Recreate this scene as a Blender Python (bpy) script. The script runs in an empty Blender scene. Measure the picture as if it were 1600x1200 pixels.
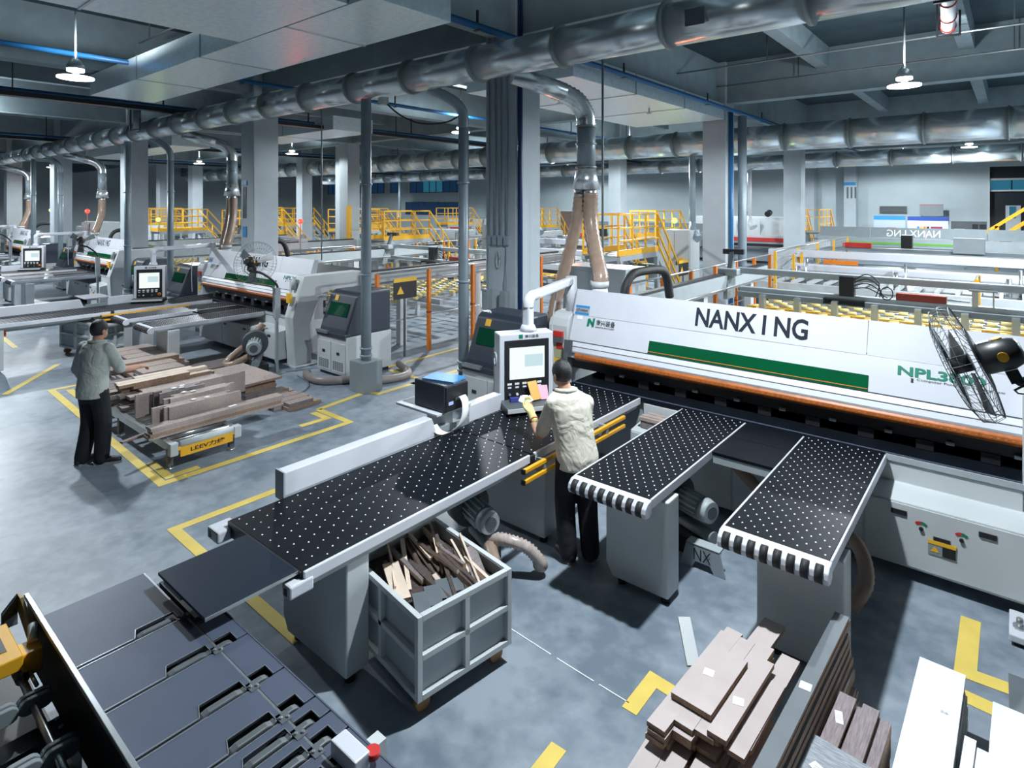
import bpy, math, random
from mathutils import Vector, Matrix
random.seed(11)
sc = bpy.context.scene
COL = sc.collection
PI = math.pi

# ------------------------------------------------------------------ camera, world, exposure
cam_d = bpy.data.cameras.new('camera')
cam = bpy.data.objects.new('camera', cam_d)
COL.objects.link(cam)
cam.location = (0, 0, 3.1)
cam.rotation_euler = (PI / 2, 0, math.radians(39.686))
cam_d.sensor_width = 36
cam_d.lens = 946 / 1600 * 36
cam_d.shift_y = -(600 - 318) / 1600
cam_d.clip_end = 300
sc.camera = cam
w = bpy.data.worlds.new('world')
sc.world = w
w.use_nodes = True
w.node_tree.nodes['Background'].inputs[0].default_value = (.30, .45, .58, 1)
w.node_tree.nodes['Background'].inputs[1].default_value = .02
vs = sc.view_settings
vs.view_transform = 'Standard'
vs.look = 'None'
vs.exposure = 0.0
vs.gamma = 1.0
vs.use_curve_mapping = False

LAMP_W = 1500.0          # watts of each high-bay lamp


def lamp_light(loc, watts, name='lamp_light', radius=.09, col=(.87, .95, 1.0), parent=None, up=False, cone=158):
    d = bpy.data.lights.new(name, 'SPOT')
    d.energy = watts
    d.color = col
    d.spot_size = math.radians(cone)
    d.spot_blend = .6 if cone < 160 else .2
    d.shadow_soft_size = radius
    o = bpy.data.objects.new(name, d)
    COL.objects.link(o)
    o.location = loc
    if up:
        o.rotation_euler = (PI, 0, 0)
    if parent:
        o.parent = parent
    return o


# ------------------------------------------------------------------ materials
MATS = {}


def mat(name, col, rough=.5, metal=0., var=.0, scale=6., bump=0., bscale=40., emit=None, estr=0., alpha=1., stretch=None,
        coat=0., spec=.5):
    if name in MATS:
        return MATS[name]
    m = bpy.data.materials.new(name)
    m.use_nodes = True
    nt = m.node_tree
    b = nt.nodes['Principled BSDF']
    b.inputs['Base Color'].default_value = (*col, 1)
    b.inputs['Roughness'].default_value = rough
    b.inputs['Metallic'].default_value = metal
    b.inputs['Specular IOR Level'].default_value = spec
    if coat:
        b.inputs['Coat Weight'].default_value = coat
    if alpha < 1:
        b.inputs['Alpha'].default_value = alpha
    if emit:
        b.inputs['Emission Color'].default_value = (*emit, 1)
        b.inputs['Emission Strength'].default_value = estr
    tc = nt.nodes.new('ShaderNodeTexCoord')
    mp = nt.nodes.new('ShaderNodeMapping')
    nt.links.new(tc.outputs['Object'], mp.inputs[0])
    if stretch:
        mp.inputs['Scale'].default_value = stretch
    if var:
        n = nt.nodes.new('ShaderNodeTexNoise')
        n.inputs['Scale'].default_value = scale
        n.inputs['Detail'].default_value = 6
        nt.links.new(mp.outputs[0], n.inputs['Vector'])
        r = nt.nodes.new('ShaderNodeValToRGB')
        r.color_ramp.elements[0].position = .3
        r.color_ramp.elements[1].position = .7
        r.color_ramp.elements[0].color = (*[c * (1 - var) for c in col], 1)
        r.color_ramp.elements[1].color = (*[min(1, c * (1 + var)) for c in col], 1)
        nt.links.new(n.outputs['Fac'], r.inputs[0])
        nt.links.new(r.outputs[0], b.inputs['Base Color'])
    if bump:
        n2 = nt.nodes.new('ShaderNodeTexNoise')
        n2.inputs['Scale'].default_value = bscale
        n2.inputs['Detail'].default_value = 4
        nt.links.new(mp.outputs[0], n2.inputs['Vector'])
        bp = nt.nodes.new('ShaderNodeBump')
        bp.inputs['Strength'].default_value = bump
        bp.inputs['Distance'].default_value = .02
        nt.links.new(n2.outputs['Fac'], bp.inputs['Height'])
        nt.links.new(bp.outputs[0], b.inputs['Normal'])
    MATS[name] = m
    return m


WHITE = mat('white_paint', (.62, .64, .70), .38, var=.03, scale=3)
OFFW = mat('grey_white_paint', (.55, .585, .60), .42, var=.04, scale=3)
LGREY = mat('light_grey_paint', (.38, .425, .45), .45, var=.05, scale=4)
MGREY = mat('mid_grey_paint', (.25, .29, .31), .45, var=.06, scale=4)
DGREY = mat('dark_grey_paint', (.09, .105, .115), .45, var=.08, scale=5)
BLACK = mat('black_plastic', (.015, .017, .02), .4, var=.1)
RUBBER = mat('black_rubber', (.02, .021, .023), .65, var=.1)
TOP = mat('black_table_sheet', (.006, .008, .012), .42, var=.2, scale=5, spec=.12)
MIRROR = mat('dark_mirror_letters', (.03, .035, .05), .12, coat=.2)
SLATE = mat('slate_plate', (.075, .092, .135), .42, var=.05, scale=8, spec=.35)
PLATED = mat('dark_infeed_plate', (.012, .019, .033), .34, spec=.25, var=.05, scale=8)
NAVY = mat('navy_hood_paint', (.032, .042, .064), .42, var=.05)
NAVY2 = mat('navy_printer', (.03, .04, .06), .5, var=.05)
STEEL = mat('steel', (.55, .58, .60), .3, .85, var=.06)
GALV = mat('galvanised_sheet', (.80, .92, 1.0), .32, .45, var=.08, scale=14)
DUCT = mat('duct_spiral_sheet', (.82, .88, .90), .27, .75, var=.08, scale=9)
FLANGE = mat('duct_flange_metal', (.34, .38, .38), .45, .6, var=.1)
PIPEG = mat('pipe_grey', (.29, .36, .41), .4, .1, var=.07)
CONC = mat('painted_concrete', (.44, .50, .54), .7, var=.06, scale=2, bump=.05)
CEILM = mat('shaded_ceiling_concrete', (.04, .07, .085), .85, var=.15, scale=3, bump=.1)  # slab shade between the beams is put into this darker colour
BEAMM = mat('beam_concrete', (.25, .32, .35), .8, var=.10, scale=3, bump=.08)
WALLM = mat('wall_plaster', (.48, .56, .59), .8, var=.05, scale=1)
YELLOW = mat('yellow_paint', (.86, .45, .025), .4, var=.05)
YELLOW2 = mat('yellow_roller_plastic', (.78, .60, .22), .5, var=.1)
ORANGE = mat('orange_paint', (.72, .20, .02), .45, var=.08)
AMBER = mat('amber_grip', (.86, .42, .02), .35)
CURT = mat('orange_dust_curtain', (.42, .115, .022), .42, var=.25, scale=18)
RED = mat('red_paint', (.55, .03, .025), .4)
DRED = mat('dark_red_paint', (.28, .035, .02), .45)
BLUEP = mat('blue_pipe_paint', (.02, .14, .34), .35)
BLUEF = mat('blue_folder_card', (.04, .22, .48), .5)
GREENG = mat('green_smoked_glass', (.003, .085, .032), .12, var=.15, scale=2, coat=.4)
DGREENG = mat('dark_green_glass', (.004, .06, .03), .12, coat=.4)
GREENP = mat('green_print', (.0, .19, .11), .5)
BLACKP = mat('black_print', (.012, .012, .014), .5)
WHITEP = mat('white_paper', (.85, .87, .88), .6)
YPRINT = mat('yellow_print', (.85, .48, .03), .5)
BLUEPR = mat('blue_print', (.03, .25, .6), .5)
TAPE = mat('yellow_floor_tape', (.80, .60, .13), .5, var=.06, scale=6)
CHAIN = mat('drag_chain_black', (.02, .022, .024), .5, bump=.5, bscale=60)
HOSE = mat('brown_dust_hose', (.35, .25, .195), .3, var=.12, scale=10)
CLHOSE = mat('clear_spiral_hose', (.50, .42, .39), .2, var=.2, scale=20)
SKIN = mat('skin', (.55, .30, .21), .5, var=.08)
HAIR = mat('black_hair', (.012, .012, .014), .45, bump=.4, bscale=120)
TROU = mat('black_navy_cloth', (.006, .008, .014), .8, var=.3, scale=9, bump=.5, bscale=14)
SHOE = mat('black_shoe', (.015, .016, .018), .5)
GLOVE = mat('yellow_green_glove', (.60, .58, .24), .7)
GLOVER = mat('red_glove_tips', (.55, .05, .03), .6)
WOOD = mat('brown_laminate', (.40, .325, .295), .5, var=.2, scale=9, stretch=(1, 8, 8))
WOODD = mat('grey_laminate', (.21, .18, .18), .5, var=.25, scale=9, stretch=(8, 1, 8))
PINK = mat('pinkish_beige_board', (.53, .455, .44), .5, var=.05, scale=6)
EDGE = mat('raw_chipboard', (.31, .205, .14), .8, var=.3, scale=60)
BRIGHTW = mat('pale_offcut', (.66, .54, .44), .6, var=.1)
PURPLE = mat('purple_brown_woodgrain', (.20, .155, .165), .5, var=.35, scale=14, stretch=(10, 1, 5))
GREYW = mat('grey_woodgrain', (.25, .275, .31), .5, var=.4, scale=14, stretch=(1.5, 12, 5))
SLATEB = mat('dark_grey_board', (.115, .135, .15), .5, var=.1)
WBOARD = mat('white_board', (.84, .86, .88), .45)
SCREEN = mat('lit_screen', (.05, .06, .06), .3, emit=(.93, 1.0, .97), estr=.95)
SCREENB = mat('lit_screen_patch', (.05, .07, .08), .3, emit=(.66, .88, .92), estr=.8)
SCREENG = mat('lit_screen_green', (.5, .75, .3), .3, emit=(.45, .75, .25), estr=.8)
LAMPE = mat('lamp_diffuser', (1, 1, 1), .4, emit=(.95, .98, 1), estr=9)
LAMPS = mat('lamp_shade_metal', (.55, .58, .60), .35, .6)
REDL = mat('red_beacon', (.6, .02, .01), .3, emit=(1, .045, .03), estr=3)
ORGL = mat('orange_beacon', (.9, .2, .03), .3, emit=(1, .20, .06), estr=3.5)
GRNL = mat('green_beacon', (.4, .6, .05), .3, emit=(.55, 1, .10), estr=2.2)
NIGHT = mat('night_window_glass', (.008, .02, .045), .1, emit=(.012, .05, .13), estr=.4)
NIGHTT = mat('teal_window_glass', (.01, .06, .09), .1, emit=(.03, .2, .32), estr=.5)
DARKW = mat('dark_doorway', (.008, .016, .024), .4)
LBLUE = mat('pale_blue_display', (.2, .25, .5), .3, emit=(.5, .6, 1), estr=.6)


def floor_material():
    m = bpy.data.materials.new('sealed_concrete_floor')
    m.use_nodes = True
    nt = m.node_tree
    b = nt.nodes['Principled BSDF']
    tc = nt.nodes.new('ShaderNodeTexCoord')
    n1 = nt.nodes.new('ShaderNodeTexNoise')
    n1.inputs['Scale'].default_value = 1.1
    n1.inputs['Detail'].default_value = 7
    n1.inputs['Roughness'].default_value = .6
    n2 = nt.nodes.new('ShaderNodeTexNoise')
    n2.inputs['Scale'].default_value = 7
    n2.inputs['Detail'].default_value = 5
    for n in (n1, n2):
        nt.links.new(tc.outputs['Object'], n.inputs['Vector'])
    mx = nt.nodes.new('ShaderNodeMix')
    mx.data_type = 'FLOAT'
    mx.inputs[0].default_value = .35
    nt.links.new(n1.outputs['Fac'], mx.inputs[2])
    nt.links.new(n2.outputs['Fac'], mx.inputs[3])
    r = nt.nodes.new('ShaderNodeValToRGB')
    r.color_ramp.elements[0].position = .40
    r.color_ramp.elements[1].position = .60
    r.color_ramp.elements[0].color = (.155, .198, .245, 1)
    r.color_ramp.elements[1].color = (.305, .352, .405, 1)
    nt.links.new(mx.outputs[0], r.inputs[0])
    nt.links.new(r.outputs[0], b.inputs['Base Color'])
    r2 = nt.nodes.new('ShaderNodeMapRange')
    r2.inputs[3].default_value = .30
    r2.inputs[4].default_value = .55
    nt.links.new(mx.outputs[0], r2.inputs[0])
    nt.links.new(r2.outputs[0], b.inputs['Roughness'])
    return m


def shirt_material(name, col):
    m = mat(name, col, .8, var=.08, scale=5)
    nt = m.node_tree
    b = nt.nodes['Principled BSDF']
    tc = nt.nodes.new('ShaderNodeTexCoord')
    n = nt.nodes.new('ShaderNodeTexNoise')
    n.inputs['Scale'].default_value = 5.0
    n.inputs['Detail'].default_value = 2.0
    n.inputs['Distortion'].default_value = 1.6
    bp = nt.nodes.new('ShaderNodeBump')
    bp.inputs['Strength'].default_value = .55
    bp.inputs['Distance'].default_value = .05
    nt.links.new(tc.outputs['Object'], n.inputs['Vector'])
    nt.links.new(n.outputs['Fac'], bp.inputs['Height'])
    nt.links.new(bp.outputs[0], b.inputs['Normal'])
    return m


FLOORM = floor_material()
SHIRT1 = shirt_material('cream_work_shirt', (.66, .63, .54))
SHIRT2 = shirt_material('grey_green_shirt', (.46, .49, .46))


# ------------------------------------------------------------------ mesh builder
class G:
    def __init__(s):
        s.v, s.f, s.sm = [], [], set()

    def add(s, vs_, fs, smooth=False):
        o = len(s.v)
        s.v += [tuple(p) for p in vs_]
        for f in fs:
            if smooth:
                s.sm.add(len(s.f))
            s.f.append(tuple(i + o for i in f))
        return s

    def box(s, x0, x1, y0, y1, z0, z1):
        return s.add([(x0, y0, z0), (x1, y0, z0), (x1, y1, z0), (x0, y1, z0), (x0, y0, z1), (x1, y0, z1), (x1, y1, z1), (x0, y1, z1)],
                     [(0, 3, 2, 1), (4, 5, 6, 7), (0, 1, 5, 4), (1, 2, 6, 5), (2, 3, 7, 6), (3, 0, 4, 7)])

    def obox(s, c, size, m):
        hx, hy, hz = size[0] / 2, size[1] / 2, size[2] / 2
        c = Vector(c)
        pts = [c + m @ Vector(p) for p in ((-hx, -hy, -hz), (hx, -hy, -hz), (hx, hy, -hz), (-hx, hy, -hz), (-hx, -hy, hz), (hx, -hy, hz), (hx, hy, hz), (-hx, hy, hz))]
        return s.add(pts, [(0, 3, 2, 1), (4, 5, 6, 7), (0, 1, 5, 4), (1, 2, 6, 5), (2, 3, 7, 6), (3, 0, 4, 7)])

    def bar(s, p0, p1, w_, h_, up=(0, 0, 1)):
        p0, p1 = Vector(p0), Vector(p1)
        d = p1 - p0
        L = d.length
        d.normalize()
        u = Vector(up)
        if abs(d.dot(u)) > .98:
            u = Vector((1, 0, 0))
        r = d.cross(u).normalized()
        u = r.cross(d)
        m = Matrix((r, d, u)).transposed()
        return s.obox((p0 + p1) / 2, (w_, L, h_), m)

    def prism(s, poly, axis, a0, a1):
        n = len(poly)

        def mk(p, a):
            if axis == 'x':
                return (a, p[0], p[1])
            if axis == 'y':
                return (p[0], a, p[1])
            return (p[0], p[1], a)
        vs_ = [mk(p, a0) for p in poly] + [mk(p, a1) for p in poly]
        fs = [tuple(range(n)), tuple(range(2 * n - 1, n - 1, -1))]
        for i in range(n):
            j = (i + 1) % n
            fs.append((i, i + n, j + n, j))
        return s.add(vs_, fs)

    def tube(s, pts, r, n=10, caps=True, closed=False):
        pts = [Vector(p) for p in pts]
        m = len(pts)
        rs = r if isinstance(r, (list, tuple)) else [r] * m
        vs_, prev = [], None
        for i in range(m):
            if closed:
                t = (pts[(i + 1) % m] - pts[i - 1]).normalized()
            else:
                t = (pts[min(i + 1, m - 1)] - pts[max(i - 1, 0)]).normalized()
            if prev is None:
                u = Vector((0, 0, 1)) if abs(t.z) < .9 else Vector((1, 0, 0))
                u = (u - t * u.dot(t)).normalized()
            else:
                u = (prev - t * prev.dot(t))
                u = u.normalized() if u.length > 1e-6 else prev
            prev = u
            v = t.cross(u)
            for k in range(n):
                a = 2 * PI * k / n
                vs_.append(pts[i] + (u * math.cos(a) + v * math.sin(a)) * rs[i])
        fs = []
        for i in range(m if closed else m - 1):
            i2 = (i + 1) % m
            for k in range(n):
                k2 = (k + 1) % n
                fs.append((i * n + k, i * n + k2, i2 * n + k2, i2 * n + k))
        s.add(vs_, fs, True)
        if caps and not closed:
            o = len(s.v) - len(vs_)
            s.f.append(tuple(o + k for k in range(n))[::-1])
            s.f.append(tuple(o + (m - 1) * n + k for k in range(n)))
        return s

    def cyl(s, p0, p1, r0, r1=None, n=16):
        return s.tube([p0, p1], [r0, r0 if r1 is None else r1], n)

    def loft(s, rings, n=16, axis_m=None):
        """rings of (cx, cy, z, rx, ry)"""
        vs_ = []
        for (cx, cy, z, rx, ry) in rings:
            for k in range(n):
                a = 2 * PI * k / n
                vs_.append((cx + rx * math.cos(a), cy + ry * math.sin(a), z))
        fs = []
        for i in range(len(rings) - 1):
            for k in range(n):
                k2 = (k + 1) % n
                fs.append((i * n + k, i * n + k2, (i + 1) * n + k2, (i + 1) * n + k))
        s.add(vs_, fs, True)
        o = len(s.v) - len(vs_)
        s.f.append(tuple(o + k for k in range(n))[::-1])
        s.f.append(tuple(o + (len(rings) - 1) * n + k for k in range(n)))
        return s

    def ball(s, c, rx, ry=None, rz=None, n=14, m=8):
        ry = rx if ry is None else ry
        rz = rx if rz is None else rz
        rings = []
        for i in range(m + 1):
            a = -PI / 2 + PI * i / m
            k = max(math.cos(a), .02)
            rings.append((c[0], c[1], c[2] + rz * math.sin(a), rx * k, ry * k))
        return s.loft(rings, n)

    def dome(s, c, r, h, n=6):
        vs_ = [(c[0] + r * math.cos(2 * PI * k / n), c[1] + r * math.sin(2 * PI * k / n), c[2]) for k in range(n)] + [(c[0], c[1], c[2] + h)]
        return s.add(vs_, [(k, (k + 1) % n, n) for k in range(n)], True)


ORG = {}
NTH = ('lowest', 'second', 'third', 'fourth', 'fifth', 'sixth', 'seventh', 'eighth', 'ninth', 'tenth', 'eleventh', 'twelfth', 'thirteenth', 'fourteenth', 'fifteenth', 'sixteenth')
SIDE = ('left', 'second from left', 'third from left', 'fourth from left', 'fifth from left')


def mesh(name, g, mt):
    me = bpy.data.meshes.new(name)
    me.from_pydata([tuple(v) for v in g.v], [], g.f)
    if g.sm:
        me.polygons.foreach_set('use_smooth', [i in g.sm for i in range(len(g.f))])
    for m in (mt if isinstance(mt, (list, tuple)) else [mt]):
        me.materials.append(m)
    me.validate()
    return me


def thing(name, label, cat, loc=(0, 0, 0), rot=0., group=None, local=False):
    o = bpy.data.objects.new(name, None)
    o.empty_display_size = .1
    COL.objects.link(o)
    o.location = loc
    o.rotation_euler = (0, 0, rot)
    o['label'] = label
    o['category'] = cat
    if group:
        o['group'] = group
    M = Matrix.Translation(Vector(loc)) @ Matrix.Rotation(rot, 4, 'Z')
    ORG[o] = (M.inverted(), local)
    return o


def part(name, g, mt, parent, bevel=0., label=None, kind=None, world=None):
    inv, local = ORG[parent]
    if (not local) or world:
        g.v = [tuple(inv @ Vector(v)) for v in g.v]
    o = bpy.data.objects.new(name, mesh(name, g, mt))
    COL.objects.link(o)
    o.parent = parent
    ORG[o] = ORG[parent]
    if bevel:
        b = o.modifiers.new('bevel', 'BEVEL')
        b.width = bevel
        b.segments = 2
        b.limit_method = 'ANGLE'
    if label:
        o['label'] = label
    if kind:
        o['kind'] = kind
    return o


def solo(name, g, mt, label, cat, group=None, bevel=0., kind=None, loc=None):
    """a thing that is one mesh; its origin is put at the middle of its base"""
    xs = [v[0] for v in g.v]
    ys = [v[1] for v in g.v]
    zs = [v[2] for v in g.v]
    c = Vector(((min(xs) + max(xs)) / 2, (min(ys) + max(ys)) / 2, min(zs)))
    g.v = [tuple(Vector(v) - c) for v in g.v]
    o = bpy.data.objects.new(name, mesh(name, g, mt))
    COL.objects.link(o)
    o.location = c
    o['label'] = label
    if cat:
        o['category'] = cat
    if group:
        o['group'] = group
    if kind:
        o['kind'] = kind
    ORG[o] = (Matrix.Translation(-c), False)
    if bevel:
        b = o.modifiers.new('bevel', 'BEVEL')
        b.width = bevel
        b.segments = 2
        b.limit_method = 'ANGLE'
    return o


def struct(name, g, mt, label, parent=None, bevel=0.):
    o = solo(name, g, mt, label, None, kind='structure', bevel=bevel)
    return o


def inst(name, me, parent, loc, rot=(0, 0, 0)):
    """one more piece sharing mesh data (mesh built round its own origin); loc in world unless the thing is local"""
    inv, local = ORG[parent]
    o = bpy.data.objects.new(name, me)
    COL.objects.link(o)
    o.parent = parent
    o.location = Vector(loc) if local else inv @ Vector(loc)
    o.rotation_euler = rot
    ORG[o] = ORG[parent]
    return o


def copy_tree(o, loc=None, rot=None, label=None, group=None, parent=None):
    c = o.copy()
    COL.objects.link(c)
    if parent:
        c.parent = parent
    if loc is not None:
        c.location = loc
    if rot is not None:
        c.rotation_euler = (0, 0, rot)
    if label:
        c['label'] = label
    if group:
        c['group'] = group
    for ch in list(o.children):
        copy_tree(ch, parent=c)
    return c


def shifted(o, dx, dy=0., dz=0.):
    return Vector(o.location) + Vector((dx, dy, dz))


def font_mesh(body, bold=0.):
    c = bpy.data.curves.new('lettering', 'FONT')
    c.body = body
    c.resolution_u = 3
    c.offset = bold
    o = bpy.data.objects.new('lettering', c)
    COL.objects.link(o)
    dg = bpy.context.evaluated_depsgraph_get()
    me = bpy.data.meshes.new_from_object(o.evaluated_get(dg))
    bpy.data.objects.remove(o)
    bpy.data.curves.remove(c)
    return me


def text(name, body, mt, parent, o, u, v, wd, ht, bold=0., lift=.003, world=None, mirror=False):
    me = font_mesh(body, bold)
    xs = [p.co.x for p in me.vertices]
    ys = [p.co.y for p in me.vertices]
    x0, x1, y0, y1 = min(xs), max(xs), min(ys), max(ys)
    u, v, o = Vector(u).normalized(), Vector(v).normalized(), Vector(o)
    n = u.cross(v)
    g = G()
    pts = [o + u * ((p.co.x - x0) / (x1 - x0) * wd) + v * ((p.co.y - y0) / (y1 - y0) * ht) + n * lift for p in me.vertices]
    g.add(pts, [tuple(p.vertices) for p in me.polygons])
    bpy.data.meshes.remove(me)
    return part(name, g, mt, parent, world=world)


def quad(g, o, u, v, wd, ht, lift=.002):
    u, v, o = Vector(u).normalized(), Vector(v).normalized(), Vector(o)
    n = u.cross(v)
    o = o + n * lift * .5
    m = Matrix((u, v, n)).transposed()
    return g.obox(o + u * wd / 2 + v * ht / 2, (wd, ht, lift), m)


def arc(c, r, a0, a1, ax1, ax2, n=8):
    c, ax1, ax2 = Vector(c), Vector(ax1), Vector(ax2)
    return [c + ax1 * (r * math.cos(a0 + (a1 - a0) * i / n)) + ax2 * (r * math.sin(a0 + (a1 - a0) * i / n)) for i in range(n + 1)]


def smooth_path(pts, sub=6):
    pts = [Vector(p) for p in pts]
    out = []
    for i in range(len(pts) - 1):
        p0, p1, p2, p3 = pts[max(i - 1, 0)], pts[i], pts[i + 1], pts[min(i + 2, len(pts) - 1)]
        for k in range(sub):
            t = k / sub
            out.append(.5 * ((2 * p1) + (p2 - p0) * t + (2 * p0 - 5 * p1 + 4 * p2 - p3) * t * t + (3 * p1 - p0 - 3 * p2 + p3) * t ** 3))
    out.append(pts[-1])
    return out


def ribbed(g, pts, r, pitch=.03, n=10, depth=.08):
    """a ribbed hose along a smooth path"""
    path = smooth_path(pts, 12)
    out, acc = [path[0]], 0
    for a, b in zip(path, path[1:]):
        L = (b - a).length
        k = max(1, int(L / (pitch / 2)))
        for i in range(1, k + 1):
            out.append(a + (b - a) * i / k)
    rs = [r * (1 + (depth if i % 2 else -depth)) for i in range(len(out))]
    return g.tube(out, rs, n)

# ------------------------------------------------------------------ the hall
fl = struct('floor', G().box(-62, 14, -5, 40, -.2, 0), FLOORM, 'grey sealed concrete floor of the factory hall')


def tape(pts, wd=.1):
    """a strip of floor tape along a polyline, mitred, 2 mm thick"""
    n = len(pts)
    L, R = [], []
    for i in range(n):
        p = Vector(pts[i])
        d0 = (Vector(pts[i]) - Vector(pts[i - 1])).normalized() if i else None
        d1 = (Vector(pts[i + 1]) - Vector(pts[i])).normalized() if i < n - 1 else None
        if d0 is None:
            d0 = d1
        if d1 is None:
            d1 = d0
        t = (d0 + d1)
        t = t.normalized() if t.length > 1e-4 else d0
        nn = Vector((-t.y, t.x))
        k = wd / 2 / max(.3, nn.dot(Vector((-d0.y, d0.x))))
        L.append(p + nn * k)
        R.append(p - nn * k)
    g = G()
    for i in range(n - 1):
        q = [L[i], L[i + 1], R[i + 1], R[i]]
        g.add([(a.x, a.y, .0015 + .002 * j) for j in (0, 1) for a in q],
              [(0, 1, 2, 3), (7, 6, 5, 4), (0, 4, 5, 1), (1, 5, 6, 2), (2, 6, 7, 3), (3, 7, 4, 0)])
    part('floor_tape', g, TAPE, fl)


for pts in ([(-8.06, 5.15), (-7.25, 5.13), (-7.25, 2.68), (-12.3, 2.85), (-12.3, 3.4)],
            [(-7.97, 7.0), (-7.97, 6.2), (-8.2, 6.16), (-8.06, 5.15)],
            [(-7.48, 2.80), (-7.38, 2.80), (-7.38, 3.13)], [(-7.48, 2.80), (-7.95, 2.82)],
            [(-7.65, 4.6), (-7.63, 5.02), (-8.0, 5.02)], [(-12.1, 3.05), (-11.5, 3.03)],
            [(-6.13, 3.9), (-6.15, 2.38), (-3.9, 2.34)], [(-6.13, 3.9), (-6.1, 9.0)],
            [(-9.14, 7.3), (-9.14, 14)], [(-7.97, 6.9), (-7.9, 14)], [(-8.95, 7.22), (-7.97, 7.19)],
            [(-1.81, 3.3), (-1.81, 3.62), (-1.45, 3.59)], [(-.25, 5.66), (-.25, 4.99), (.25, 5.02)],
            [(-.25, 4.75), (-.02, 4.73)], [(-2.0, 2.83), (-1.98, 2.3)],
            [(-16.5, 3.2), (-19.5, 3.3)], [(-16.6, 2.5), (-20, 2.6)], [(-12.6, 2.3), (-14.2, 3.4)],
            [(-6.6, 14), (-6.6, 20)], [(-8.8, 16.8), (-6.7, 16.8)], [(-5.4, 17.4), (-3, 17.4)]):
    tape(pts, .1 if pts[0][0] < -1.5 else .12)
for pts in ([(-2.83, 3.39), (-2.45, 3.372)], [(-2.4, 3.37), (-2.1, 3.36)], [(-2.06, 3.36), (-1.84, 3.354)]):
    g = G()
    g.bar((pts[0][0], pts[0][1], .002), (pts[1][0], pts[1][1], .002), .008, .003)
    part('joint_line', g, WHITEP, fl)

struct('wall_back', G().box(-62, -1.0, 40, 40.3, 0, 6.8).box(-1.0, 2.6, 40, 40.3, 5.0, 6.8).box(2.6, 14, 40, 40.3, 0, 6.8), WALLM,
       'long grey plaster wall at the far end of the hall')
struct('wall_left', G().box(-62.3, -62, -5, 40, 0, 6.8), WALLM, 'grey plaster wall closing the left end of the hall')
struct('wall_right', G().box(14, 14.3, -5, 40, 0, 6.8), WALLM, 'grey plaster wall closing the right end of the hall')
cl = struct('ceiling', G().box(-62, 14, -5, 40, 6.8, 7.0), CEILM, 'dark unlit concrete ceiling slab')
CX = (2.1, -6.2, -14.1, -22.3, -30.5, -38.7, -46.9)
RY = (7.5, 16.0, 24.8, 33.4)
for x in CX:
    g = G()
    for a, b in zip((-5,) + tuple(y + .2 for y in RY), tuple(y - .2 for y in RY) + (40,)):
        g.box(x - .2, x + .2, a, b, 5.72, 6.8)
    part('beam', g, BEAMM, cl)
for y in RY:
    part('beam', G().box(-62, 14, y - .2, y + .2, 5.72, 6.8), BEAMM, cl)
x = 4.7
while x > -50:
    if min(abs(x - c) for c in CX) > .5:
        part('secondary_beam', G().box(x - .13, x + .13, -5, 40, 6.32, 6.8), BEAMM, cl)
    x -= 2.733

# windows and door of the far wall
wn = 0
for (x0, x1, z0, z1, n, m_) in ((-46.3, -38.9, 4.15, 5.6, 8, 0), (-54.5, -50.5, 4.15, 5.6, 4, 0), (-49.4, -48.2, 4.15, 5.4, 1, 0),
                               (-60.5, -57, 4.15, 5.6, 4, 0), (-47, -38.5, 2.0, 3.25, 9, 0)):
    wn += 1
    t = thing('window_%d' % wn, 'strip of dark blue night window panes in the far wall, number %d along it' % wn, 'window', ((x0 + x1) / 2, 39.98, z0))
    del t['category']
    t['kind'] = 'structure'
    t['label'] = ('long upper strip of blue window panes in the far wall', 'short strip of dark blue panes left of the long strip', 'single narrow blue window between two strips',
                  'leftmost strip of dark blue panes in the far wall', 'lower strip of dark panes under the long blue strip')[wn - 1]
    s = (x1 - x0) / n
    for k in range(n):
        part('pane', G().box(x0 + k * s + .05, x0 + (k + 1) * s - .05, 39.955, 39.975, z0 + .06, z1 - .06), NIGHTT if (wn == 1 and 2 <= k <= 4) else NIGHT, t)
    g = G().box(x0, x1, 39.93, 40, z0, z0 + .06).box(x0, x1, 39.93, 40, z1 - .06, z1)
    for k in range(n + 1):
        g.box(x0 + k * s - .05, x0 + k * s + .05, 39.93, 40, z0, z1)
    part('window_frame', g, DGREY, t)
t = thing('door_1', 'wide dark doorway with teal glazing above at the right of the far wall', 'door', (.8, 40.1, 0))
del t['category']
t['kind'] = 'structure'
part('dark_opening', G().box(-1.0, 2.6, 40.2, 40.3, 0, 3.75), DARKW, t)
for k in range(4):
    part('pane', G().box(-.98 + k * .9, -.13 + k * .9, 40.1, 40.13, 3.8, 4.3), NIGHTT, t)
part('door_frame', G().box(-1.06, -.98, 39.9, 40.2, 0, 5).box(-1, 2.6, 40.0, 40.2, 3.72, 3.8).box(-1, 2.6, 40.0, 40.2, 4.3, 4.4), OFFW, t)
part('dark_transom', G().box(-1, 2.6, 40.15, 40.25, 4.4, 5.0), DARKW, t)
part('door_panel', G().box(-.35, .25, 40.05, 40.12, 1.7, 3.0), OFFW, t)
part('door_glass', G().box(-.2, .05, 40.02, 40.04, 2.35, 2.95), NIGHTT, t)

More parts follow.
